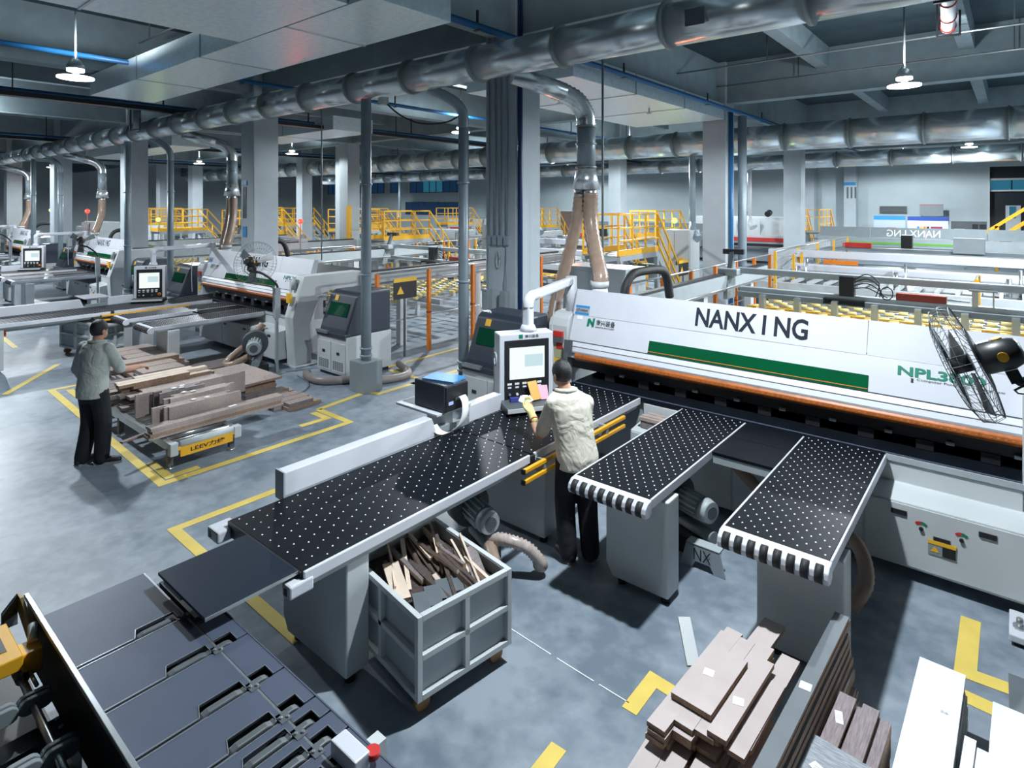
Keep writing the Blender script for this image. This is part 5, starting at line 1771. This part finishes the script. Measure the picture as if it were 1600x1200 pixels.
# ------------------------------------------------------------------ low roller cart with wood, second saw
t = thing('low_roller_cart', 'low roller cart with yellow LEEV end plate under the brown boards', 'cart', (-9.2, 3.25, 0))
part('frame_rail', G().box(-10.9, -7.5, 2.86, 2.92, .22, .31), STEEL, t)
part('frame_rail', G().box(-10.9, -7.5, 3.58, 3.64, .22, .31), STEEL, t)
rs = None
for k in range(16):
    x = -10.75 + k * .21
    if rs is None:
        rs = mesh('cart_roller', G().cyl((0, -.33, 0), (0, .33, 0), .035, n=10), STEEL)
    inst('cart_roller', rs, t, (x, 3.25, .285))
for x in (-10.7, -9.2, -7.6):
    for y in (2.89, 3.61):
        part('cart_leg', G().box(x - .03, x + .03, y - .03, y + .03, .04, .24), DGREY, t)
        part('levelling_foot', G().cyl((x, y, 0), (x, y, .02), .05, n=12).cyl((x, y, .02), (x, y, .05), .012, n=8), STEEL, t)
part('cart_crossbar', G().box(-7.55, -7.5, 2.9, 3.6, .18, .24), STEEL, t)
part('end_roller', G().cyl((-7.47, 2.95, .30), (-7.47, 3.57, .30), .04, n=14), OFFW, t)
ep = part('end_plate', G().prism([(2.95, .16), (3.56, .16), (3.56, .24), (3.61, .24), (3.61, .28), (2.90, .28), (2.90, .24), (2.95, .24)], 'x', -7.46, -7.44), YELLOW, t, bevel=.002, label='yellow end plate')
for y in (2.88, 3.62):
    part('end_cap', G().box(-7.52, -7.43, y - .045, y + .045, .19, .335), OFFW, t, bevel=.01)
text('end_plate_lettering', 'LEEV力维', BLACKP, t, (-7.44, 3.06, .19), (0, 1, 0), (0, 0, 1), .40, .06, .02)

rnd = random.Random(9)
GB = 'brown boards stacked across the low roller cart'


def pile(x0, x1, y0, y1, z0, z1, nx, nz, m, label, grp=GB, jit=.06, th=None):
    w_ = (x1 - x0) / nx
    h_ = (z1 - z0) / nz
    for i in range(nx):
        for k in range(nz):
            a = rnd.uniform(-jit, jit)
            b = rnd.uniform(-jit, jit)
            stick((x0 + w_ * (i + .5), (y0 + y1) / 2 + (a + b) / 2, z0 + h_ * (k + .5)), (w_ * .93, (y1 - y0) + a - b, h_ * .95), rnd.uniform(-.012, .012), 0, m, label + (', %s layer' % NTH[k] if nz > 1 else '') + (', %s' % SIDE[i] if nx > 1 else ''), grp, rnd.choice([EDGE, WOODD, m]) if w_ > h_ else m, name='board')


pile(-7.94, -7.76, 2.74, 4.42, .325, .46, 1, 4, WOOD, 'long brown board in the front pile by the yellow plate', jit=.03)
pile(-8.14, -7.98, 2.95, 3.85, .325, .60, 4, 1, WOOD, 'brown board on edge in the second row of the cart', jit=.10)
pile(-8.40, -8.22, 3.15, 3.95, .325, .63, 4, 1, WOOD, 'brown board on edge in the third row of the cart', jit=.08)
pile(-8.62, -8.46, 3.12, 3.62, .325, .66, 4, 1, WOODD, 'short dark board on edge in the fourth row', jit=.06)
pile(-8.82, -8.70, 2.95, 4.35, .325, .64, 3, 1, WOOD, 'long brown board on edge in the fifth row', jit=.08)
pile(-9.75, -9.15, 3.0, 4.15, .325, .53, 4, 5, WOOD, 'brown board in the middle heap of the cart', jit=.16)
pile(-9.72, -9.35, 3.1, 3.95, .53, .62, 3, 2, BRIGHTW, 'pale strip on top of the middle heap', jit=.25)
pile(-10.6, -10.1, 3.0, 3.9, .325, .40, 3, 1, WOODD, 'dark flat board at the rear of the cart', jit=.1)
board('long thin strip sticking out towards the worker from the cart', 'single strips on the cart', -8.15, 2.9, .30, .05, .8, .02, 20, WOODD, None)
pile(-12.9, -11.5, 3.75, 4.6, .0, .40, 4, 5, WOOD, 'brown board in the large pile beyond the cart', 'brown boards beyond the cart', .12)
pile(-11.6, -10.8, 3.75, 4.35, .0, .36, 2, 6, WOOD, 'brown board in the small pile beyond the cart', 'brown boards beyond the cart', .06)
board('broad pale wood panel lying flat beyond the edge-standing boards', 'broad flat panels', -9.65, 4.8, .30, 1.25, .62, .035, 1, WOOD, None)
pile(-10.2, -9.1, 4.55, 5.05, .0, .30, 2, 7, WOODD, 'dark panel below the broad pale panel', 'dark panels below', .02)
board('thin panel on the floor by the round blower', 'broad flat panels', -11.7, 5.2, .0, .9, .8, .10, 2, WOODD, None)
pile(-9.25, -8.3, 4.75, 5.25, .0, .11, 5, 2, WOOD, 'brown strip on the floor right of the cart', 'brown strips on the floor', .12)
g = G()
for q, (x, y, z) in enumerate(((-8.06, 3.35, .60), (-8.02, 3.5, .60), (-8.32, 3.45, .63), (-8.36, 3.35, .63), (-8.54, 3.30, .66), (-8.50, 3.38, .66), (-8.58, 3.42, .66))):
    stick((x, y, z + .006), (.05, .06, .003), rnd.uniform(-.5, .5), 0, WHITEP, 'small white paper label on the edge-standing boards, %s from the front' % NTH[q].replace('lowest', 'first'), 'paper labels on the boards', WHITEP, name='paper_label')['category'] = 'label'
stick((-7.85, 3.75, .464), (.05, .10, .003), .1, 0, WHITEP, 'white paper label on the long front board of the cart', 'paper label', WHITEP, name='paper_label')['category'] = 'label'
solo('loose_cable', G().tube(smooth_path([(-9.0, 5.0, .015), (-8.9, 5.25, .015), (-9.1, 5.6, .015), (-9.4, 5.8, .015), (-9.9, 5.9, .015)]), .012, 6), STEEL, 'pale loose cable on the floor near the second saw foot', 'cable')


# ------------------------------------------------------------------ cage fans
def cage_fan(c, axis, r, pole, arm_from, label, face=1):
    t = thing('cage_fan', label, 'fan', (pole[0], pole[1], 0), group='industrial cage fans')
    c, a = Vector(c), Vector(axis).normalized()
    u = a.cross(Vector((0, 0, 1))).normalized()
    v = u.cross(a)
    g = G()
    for k in range(40):
        q = 2 * PI * k / 40
        d = u * math.cos(q) + v * math.sin(q)
        g.tube([c + a * .075 + d * .05, c + a * .08 + d * r * .72, c + a * .05 + d * r * .95, c + d * r, c - a * .05 + d * r * .95, c - a * .07 + d * r * .55, c - a * .07 + d * .06], .0017, 4, caps=False)
    for (rr, off) in ((1, 0), (.96, .05), (.72, .08), (.40, .079), (.12, .075), (.95, -.05), (.55, -.07)):
        g.tube(arc(c + a * off, r * rr, 0, 2 * PI, u, v, 28)[:-1], .0022, 4, closed=True)
    part('wire_cage', g, DGREY, t, kind='stuff')
    for k in range(3):
        q = 2 * PI * k / 3 + .4
        d = u * math.cos(q) + v * math.sin(q)
        e = (a.cross(d)).normalized()
        g = G()
        p = [c + d * .06 - e * .04, c + d * r * .85 - e * .10 + a * .03, c + d * r * .88 + e * .06 - a * .02, c + d * .06 + e * .04 - a * .02]
        g.add(p + [x + a * .006 for x in p], [(0, 1, 2, 3), (7, 6, 5, 4), (0, 4, 5, 1), (1, 5, 6, 2), (2, 6, 7, 3), (3, 7, 4, 0)])
        part('fan_blade', g, DGREY, t)
    part('hub', G().cyl(c - a * .03, c + a * .07, .05, n=14), BLACK, t)
    b0 = c - a * .06
    part('motor', G().tube([b0, b0 - a * .02, b0 - a * .15, b0 - a * .20, b0 - a * .215], [.06, .088, .088, .07, .04], 20), BLACK, t)
    side = u * face
    part('yellow_badge', G().cyl(b0 - a * .12 + side * .083, b0 - a * .12 + side * .091, .027, n=14), YELLOW, t)
    part('motor_label', G().obox(b0 - a * .06 + v * .088, (.05, .06, .004), Matrix((u, a, v)).transposed()), WHITEP, t)
    part('top_badge', G().cyl(b0 - a * .13 + v * .083, b0 - a * .13 + v * .093, .026, n=14), YELLOW, t)
    j = b0 - a * .12 - v * .16
    part('tilt_bracket', G().bar(b0 - a * .12 - v * .09, j, .04, .06), BLACK, t)
    px, py, pz = pole
    part('support_arm', G().tube(smooth_path([j, j + (Vector((px, py, pz + .12)) - j) * .5 + Vector((0, 0, .04)), (px, py, pz + .06), (px, py, pz - .1)], 5), .022, 8), BLACK, t)
    part('motor_cord', G().tube(smooth_path([b0 - a * .22 - v * .04, b0 - a * .26 - v * .16, j + Vector((0, 0, -.06)), (px, py, pz - .05)], 5), .006, 6), BLACK, t)
    part('pole_head', G().box(px - .05, px + .05, py - .05, py + .05, pz - .55, pz), LGREY, t)
    part('pole', G().box(px - .025, px + .025, py - .025, py + .025, .02, pz - .5), LGREY, t)
    part('pole_base', G().box(px - .12, px + .12, py - .12, py + .12, 0, .02), LGREY, t)
    return t


Fw = Vector((-.6388, .7694, 0))
Rt = Vector((.7694, .6388, 0))
cage_fan((-.215, 4.36, 2.18), -Rt * .73 + Fw * .55 + Vector((0, 0, -.42)), .335, (.55, 4.95, 2.02), None, 'black motored wire cage fan in front of the NPL3800 lettering', -1)
cage_fan((-10.55, 5.45, 2.02), Fw * .93 + Rt * .1 + Vector((0, 0, -.25)), .40, (-10.38, 5.77, 1.56), None, 'wire cage fan on a grey pole before the second saw lettering', 1)
cage_fan((-20.62, 5.5, 2.02), Fw * .8 - Rt * .3 + Vector((0, 0, -.25)), .38, (-20.4, 5.82, 1.56), None, 'wire cage fan on a grey pole before the third saw', 1)
cage_fan((-31.15, 5.5, 2.02), Fw * .8 - Rt * .3 + Vector((0, 0, -.25)), .38, (-30.9, 5.82, 1.56), None, 'wire cage fan on a pole before the fourth saw, far left', 1)

# ------------------------------------------------------------------ far side of the hall
def platform(label, loc, L=2.3, wd=1.1, z=1.7, stair=1):
    """yellow railed platform with stairs at its +y end (or -y end)"""
    t = thing('stair_platform', label, 'platform', loc, group='yellow stair platforms', local=True)
    P = .045
    for x in (0, wd):
        for k in range(4):
            y = L * k / 3
            part('rail_post', G().box(x - P / 2, x + P / 2, y - P / 2, y + P / 2, z, z + 1.1), YELLOW, t)
        for h in (1.1, .74, .40):
            part('hand_rail', G().box(x - P / 2, x + P / 2, 0, L, z + h - P / 2, z + h + P / 2), YELLOW, t)
        part('kick_plate', G().box(x - .02, x + .02, 0, L, z, z + .16), YELLOW, t)
        for y in (.08, L - .08):
            part('support_leg', G().box(x - .05, x + .05, y - .05, y + .05, 0, z - .1), LGREY, t)
        part('side_beam', G().box(x - .05, x + .05, 0, L, z - .14, z), LGREY, t)
    part('end_rail', G().box(0, wd, -P / 2, P / 2, z + 1.08, z + 1.12).box(0, wd, -P / 2, P / 2, z + .72, z + .76), YELLOW, t)
    part('deck', G().box(0, wd, 0, L, z - .03, z), MGREY, t)
    for s_ in ((1,) if stair == 1 else (1, -1)):
        y0 = L if s_ == 1 else 0
        run = 1.5
        for x in (0, wd):
            part('stringer', G().bar((x, y0, z - .1), (x, y0 + s_ * run, .06), .05, .18), LGREY, t)
            for h in (1.1, .6, .25):
                part('stair_rail', G().bar((x, y0, z + h), (x, y0 + s_ * run, h + .02), P, P), YELLOW, t)
            for k in (0.0, .5, 1.0):
                zz = z * (1 - k)
                part('stair_post', G().box(x - P / 2, x + P / 2, y0 + s_ * run * k - P / 2, y0 + s_ * run * k + P / 2, zz, zz + 1.1), YELLOW, t)
        for k in range(6):
            f_ = (k + .5) / 6
            part('stair_tread', G().box(.03, wd - .03, y0 + s_ * run * f_ - .12, y0 + s_ * run * f_ + .12, z * (1 - f_) - .03, z * (1 - f_)), MGREY, t)
    return t


pf = platform('yellow railed stair platform right of the brown hoses', (-9.15, 14.1, 0))
for (x, y, lb, rz) in ((-19.4, 14.5, 'yellow railed stair platform between padded column and near column', 0),
                       (-26.7, 12.3, 'yellow railed stair platform just right of the second column', 0),
                       (-33.6, 11.9, 'yellow railed stair platform left of the second column', 0),
                       (-8.35, 32.0, 'yellow railed stair platform before the far wall at right', 0),
                       (-12.0, 22.0, 'far yellow platform peeking above the nearer right one', 0),
                       (-30.2, 21.0, 'small far yellow platform right of the padded column', 0),
                       (-29.4, 27.6, 'small far yellow platform under the blue windows', 0),
                       (-22.2, 27.4, 'small far yellow platform right of the near column', 0),
                       (-36.5, 20.0, 'small far yellow platform behind the second column', 0),
                       (-42.0, 14.0, 'tiny yellow platform at far left', 0), (-44, 22, 'tiny yellow platform deep at left', 0),
                       (-26.5, 17.5, 'yellow platform behind the grey drop pipe', 0)):
    copy_tree(pf, Vector((x, y, 0)), rot=rz, label=lb)
t = thing('yellow_stairs', 'yellow stair rails rising at the right picture edge by the dark doorway', 'stairs', (.2, 31.9, 0))
for y in (31.5, 32.4):
    for dz in (0, -.55):
        part('stair_rail', G().bar((-1.6, y, 1.35 + dz), (1.4, y, 3.75 + dz), .12, .12), YELLOW, t)
    for x in (-.55, .6):
        part('rail_post', G().box(x - .06, x + .06, y - .06, y + .06, .3, 2.63 + x * .8), YELLOW, t)
    part('stringer', G().bar((-1.6, y, .2), (1.4, y, 2.5), .08, .25), LGREY, t)
for k in range(8):
    part('stair_tread', G().box(-1.5 + .36 * k, -1.2 + .36 * k, 31.55, 32.35, .18 + .29 * k, .22 + .29 * k), MGREY, t)
part('stair_support', G().box(1.2, 1.35, 31.6, 32.3, 0, 2.3), LGREY, t)
solo('column_pad', G().box(-22.2, -22.0, 15.55, 15.69, .95, 3.0), YELLOW, 'yellow upright pad fixed to the pale padded column', 'pad')


def far_machine(label, x0, x1, y0, y1, h, stripe, grp='far white machines'):
    t = thing('processing_machine', label, 'machine', ((x0 + x1) / 2, (y0 + y1) / 2, 0), group=grp)
    part('machine_body', G().box(x0, x1, y0, y1, .1, .75), LGREY, t, bevel=.02)
    part('machine_hood', G().prism([(y0 + .1, 1.0), (y0 + .3, h), (y1, h), (y1, 1.0)], 'x', x0, x1), LGREY, t, bevel=.02)
    part('work_table', G().box(x0 - .3, x1 + .3, y0 - .7, y0 + .2, .75, .86), DGREY, t)
    part('hood_stripe', G().box(x0, x1, y0 + .05, y0 + .1, 1.12, 1.32), stripe, t)
    part('bed_gap', G().box(x0, x1, y0 + .15, y1, .75, 1.0), BLACK, t)
    n = max(2, int((x1 - x0) / 1.2))
    for k in range(n):
        xx = x0 + (x1 - x0) * (k + .5) / n
        part('hood_panel', G().box(xx - .5, xx + .5, y0 + .16, y0 + .2, 1.4, min(h - .05, 1.4 + .8)), OFFW, t)
    for x in (x0 + .15, x1 - .15):
        part('machine_foot', G().box(x - .12, x + .12, y0, y1, 0, .1), BLACK, t)
    return t


rm = far_machine('long white machine with red stripe before the far wall', -13.8, -8.9, 32.5, 34, 2.4, RED)
for x in (-11.2, -9.9):
    part('round_motor', G().cyl((x, 32.8, 2.55), (x, 33.1, 2.62), .16, n=14), BLACK, rm)
far_machine('white machine under the blue windows', -34, -29, 33, 34.4, 2.0, RED)
far_machine('white machine at far left behind the drop pipes', -40, -36, 12.0, 13.4, 1.9, DGREY)
far_machine('white machine beyond the third saw at far left', -36.5, -33.8, 9.5, 10.6, 2.2, RED)
far_machine('white machine between second column and padded column', -24.5, -20.6, 20.5, 22, 1.8, DGREY)


def cabinet(label, x0, x1, y0, y1, h, m=OFFW, name='electric_cabinet', grp=None):
    t = thing(name, label, 'cabinet', ((x0 + x1) / 2, (y0 + y1) / 2, 0), group=grp)
    part('cabinet_body', G().box(x0, x1, y0, y1, .08, h), m, t, bevel=.01)
    part('plinth', G().box(x0 + .03, x1 - .03, y0 + .03, y1 - .03, 0, .08), BLACK, t)
    part('door', G().box(x0 + .03, (x0 + x1) / 2 - .01, y0 - .015, y0, .15, h - .08), m, t)
    part('door', G().box((x0 + x1) / 2 + .01, x1 - .03, y0 - .015, y0, .15, h - .08), m, t)
    part('side_door', G().box(x1, x1 + .015, y0 + .04, y1 - .04, .15, h - .08), m, t)
    part('door_handle', G().box((x0 + x1) / 2 + .05, (x0 + x1) / 2 + .09, y0 - .03, y0 - .014, h * .5, h * .5 + .12), BLACK, t)
    return t


ec = cabinet('tall white electric cabinet right of the yellow stair platform', -8.9, -7.9, 18.3, 19.1, 2.25)
part('lock_box', G().box(-8.25, -8.1, 18.26, 18.29, 1.25, 1.38), YELLOW, ec)
cabinet('grey sheet enclosure behind the two brown hoses', -6.9, -5.5, 9.9, 10.7, 1.88, LGREY, 'sheet_enclosure')
cabinet('brown cupboard against the far bay behind the left hose', -23.2, -21.6, 33, 33.6, 2.6, mat('brown_cupboard', (.20, .14, .12), .6), 'cupboard')
cabinet('small white cabinet by the green beacon at far left', -38.5, -37.4, 10.0, 10.6, 1.9)
cabinet('small grey cabinet at the foot of padded column', -21.4, -20.7, 15.6, 16.1, 1.6, LGREY)
cabinet('tall grey cabinet before the yellow stairs left of drop pipe', -17.9, -17.2, 19.5, 20.2, 2.2, LGREY)


# reversed rear-feeding saws in the next row
def reversed_saw(label, x0, x1):
    Y = 30.6
    t = thing('reversed_saw', label, 'panel saw', ((x0 + x1) / 2, 26, 0), group='reversed saws in the back row')
    part('hood_body', G().prism([(Y - .5, .9), (Y, .9), (Y + .1, 1.55), (Y - .35, 1.62)], 'x', x0, x1), MGREY, t)
    n = 4
    s = (x1 - x0) / n
    for k in range(n):
        part('back_panel', G().box(x0 + k * s + .015, x0 + (k + 1) * s - .015, Y - .1, Y - .06, 1.62, 2.06), MGREY, t)
    text('reversed_lettering', 'NANX I NG', WHITEP, t, (x0 + 4.55, Y - .105, 1.68), (-1, 0, 0), (0, 0, 1), 1.9, .30, .01, lift=-.004)
    part('green_strip', G().box(x0 + 1.2, x1 - 2.2, Y - .56, Y - .52, 1.36, 1.44), mat('green_strip_paint', (.12, .38, .04), .5), t)
    part('carriage_beam', G().box(x0 + .2, x1, 27.2, 27.45, 1.22, 1.36), MGREY, t)
    part('red_motor', G().box(x0 + 1.6, x0 + 2.6, 27.1, 27.3, 1.36, 1.55), RED, t)
    part('black_head', G().box(x0 + 3.6, x0 + 3.95, 27.0, 27.3, 1.4, 1.9), BLACK, t)
    part('carriage_box', G().box(x0 + 5.2, x0 + 6.1, 27.0, 27.4, 1.3, 1.85), LGREY, t)
    # white portal nearer to us
    part('portal_beam', G().box(x0 + .85, x1, 20.1, 20.35, 1.44, 1.66), WHITE, t, bevel=.02)
    part('portal_leg', G().prism([(x0 + .85, 0), (x0 + 1.2, 0), (x0 + 1.25, 1.1), (x0 + 1.6, 1.44), (x0 + .85, 1.44)], 'y', 20.1, 20.35), WHITE, t, bevel=.02)
    part('side_frame', G().box(x0 + .85, x0 + 1.1, 20.35, 27.4, 1.36, 1.62), OFFW, t)
    part('roller_beam', G().box(x0 + 1.6, x1, 19.7, 19.95, 1.05, 1.28), WHITE, t, bevel=.05)
    part('orange_actuator', G().box(x0 + 2.5, x0 + 3.4, 19.85, 20.0, 1.3, 1.42), ORANGE, t)
    for x in (x0 + 1.9, x0 + 4.4, x0 + 6.8):
        part('clamp_cylinder', G().cyl((x, 19.5, .62), (x, 19.5, 1.22), .06, n=10), STEEL, t)
        part('clamp_rod', G().cyl((x + .22, 19.5, .55), (x + .22, 19.5, 1.45), .04, n=10), STEEL, t)
    k = 0
    x = x0 + 1.2
    while x < x1:
        part('table_slat', G().bar((x, 18.3, .86), (x, 19.9, .86), .07, .1), OFFW, t)
        x += .42
    part('table_front', G().box(x0 + 1.0, x1, 18.1, 18.3, .66, .86), OFFW, t)
    part('table_body', G().box(x0 + 1.0, x1, 18.3, 26.5, .0, .78), DGREY, t)
    return t


reversed_saw('grey backed saw with mirrored lettering and white portal at right', -6.9, 1.2)
reversed_saw('distant reversed saw with white portal behind the near column', -20.2, -12.4)
fence_run(-5.2, [17.9, 20.3, 22.7, 25.1, 27.5], 'yellow post wire mesh fence left of the white portal', pm=YELLOW, meshm=True, z=1.75)
fence_run(-5.0, [19.0, 19.9], 'short yellow post fence piece at the white portal leg', pm=YELLOW, z=1.6)
fence_run(-.6, [15.6, 16.6], 'yellow and brown post pair at right before the white roller beam', pm=YELLOW, z=1.55)
fence_run(-17.6, [17.2, 18.8, 20.4], 'yellow post fence left of the near column in the back bay', pm=YELLOW, z=1.6)
fence_run(-22.4, [17.0, 18.2, 19.6], 'yellow post fence beside the padded column', pm=YELLOW, z=1.5)

# signs, posters and boxes near the far wall
def poster(label, x0, x1, z0, z1, y, base, bands, name='banner'):
    t = thing(name, label, 'banner', ((x0 + x1) / 2, y, z0))
    part('panel', G().box(x0, x1, y, y + .03, z0, z1), base, t)
    for (a, b, c, d, m_) in bands:
        part('print_block', G().box(x0 + (x1 - x0) * a, x0 + (x1 - x0) * b, y - .008, y, z0 + (z1 - z0) * c, z0 + (z1 - z0) * d), m_, t)
    for x in (x0 + .1, x1 - .1):
        part('panel_leg', G().box(x - .03, x + .03, y + .03, y + .08, 0, z1), DGREY, t)
    return t


PB = mat('pale_poster', (.62, .66, .72), .5)
DB = mat('deep_blue_print', (.02, .07, .32), .5)
MG = mat('magenta_print', (.35, .03, .12), .5)
poster('pale notice board with deep blue header and small coloured blocks', -4.35, -2.6, .9, 2.42, 38, PB,
       [(0, 1, .86, 1, DB), (.24, .30, .48, .66, BLUEPR), (.32, .38, .48, .66, YPRINT), (.40, .46, .48, .66, ORANGE), (.48, .54, .48, .66, BLACKP), (.58, .86, .52, .66, MG), (.58, .86, .32, .46, ORANGE), (.3, .45, .25, .38, DGREY), (.9, .96, .3, .6, RED)], 'notice_board')
poster('blue and grey poster panel left of the pale notice board', -5.9, -4.45, .9, 2.44, 38, mat('grey_poster', (.42, .50, .58), .5),
       [(0, 1, .86, 1, BLUEPR), (.42, .72, .4, .6, RED), (.1, .9, .1, .3, OFFW)], 'notice_board')
poster('dark grey sample board with six black windows', -2.5, -1.05, .8, 2.2, 38.2, DGREY,
       [(.1, .4, .6, .72, WHITEP), (.6, .76, .72, .9, BLACKP), (.8, .98, .72, .9, BLACKP), (.6, .76, .45, .63, BLACKP), (.8, .98, .45, .63, BLACKP), (.6, .76, .18, .36, BLACKP), (.8, .98, .18, .36, BLACKP)], 'notice_board')
poster('grey panel with red top edge leaning above the notice board', -3.95, -2.9, 2.43, 3.05, 39.3, MGREY, [(0, 1, .95, 1, RED)], 'wall_panel')
solo('wall_frame', G().box(-5.9, -4.6, 39.9, 39.97, 2.55, 2.95), DGREY, 'dark framed strip on the far wall left of red edged panel', 'frame')
t = thing('wall_notice', 'small blue lettered notice on the far wall pilaster', 'notice', (-7.3, 39.25, 3.2))
part('notice_header', G().box(-7.6, -7.0, 39.27, 39.285, 4.15, 4.32), BLUEPR, t)
for k in range(3):
    part('notice_column', G().box(-7.45 + .2 * k, -7.37 + .2 * k, 39.27, 39.285, 3.4, 4.05), DGREY, t)
t = thing('wall_notice', 'vertical blue notice on the left face of second column', 'notice', (-14.1, 7.08, 2.2))
part('notice_header', G().box(-14.35, -14.1, 7.075, 7.087, 3.55, 3.65), BLUEPR, t)
for k in range(2):
    part('notice_column', G().box(-14.30 + .1 * k, -14.25 + .1 * k, 7.075, 7.087, 2.75, 3.5), DGREY, t)
part('notice_picture', G().box(-14.3, -14.12, 7.075, 7.087, 2.3, 2.55), BLUEPR, t)


def fire_box(label, x, y, z, s=1.):
    t = thing('fire_box', label, 'fire box', (x, y, z))
    part('box_body', G().box(x - .35 * s, x + .35 * s, y, y + .2, z, z + .9 * s), RED, t, bevel=.01)
    for k in range(3):
        part('white_mark', G().box(x - .2 + .14 * k, x - .12 + .14 * k, y - .01, y, z + .62 * s, z + .70 * s), WHITEP, t)
    part('box_stand', G().box(x - .3, x + .3, y + .05, y + .15, 0, z), LGREY, t)
    return t


fire_box('red fire box right of the green beacon', -10.3, 26.5, 2.0)
fire_box('red fire box left of the near column', -18.3, 20.8, 1.75, .9)
fire_box('red fire box beside the small far platform', -24.5, 24.5, 1.0, .8)


def beacon(label, x, y, z, m_, col, watts):
    t = thing('signal_beacon', label, 'beacon', (x, y, 0), group='signal beacons')
    part('beacon_post', G().cyl((x, y, 0), (x, y, z), .015, n=8), DGREY, t)
    part('beacon_lens', G().ball((x, y, z + .06), 0.095, n=12, m=8), m_, t)
    d = bpy.data.lights.new('beacon_light', 'POINT')
    d.energy = watts
    d.color = col
    d.shadow_soft_size = .08
    o = bpy.data.objects.new('beacon_light', d)
    COL.objects.link(o)
    o.parent = t
    inv, _ = ORG[t]
    o.location = inv @ Vector((x + .05, y - .12, z + .06))


beacon('orange glowing beacon left of the yellow stair platform', -8.3, 12.4, 2.1, ORGL, (1, .25, .08), 45)
beacon('yellow green glowing beacon above the white electric cabinet', -9.0, 19.6, 2.45, GRNL, (.7, 1, .2), 12)
beacon('red glowing beacon at the stairs right of second column', -19.6, 11.8, 2.4, REDL, (1, .1, .08), 22)
beacon('yellow green glowing beacon left of the left stair platform', -30.2, 11.0, 2.3, GRNL, (.7, 1, .2), 12)
beacon('red glowing beacon at far left, right one of two', -36, 9.0, 2.9, REDL, (1, .1, .08), 16)
beacon('red glowing beacon at far left between the hoses', -31.5, 8.6, 2.7, REDL, (1, .1, .08), 10)
beacon('green glowing beacon at far left beside white cabinet', -38, 8.8, 2.7, GRNL, (.7, 1, .2), 10)
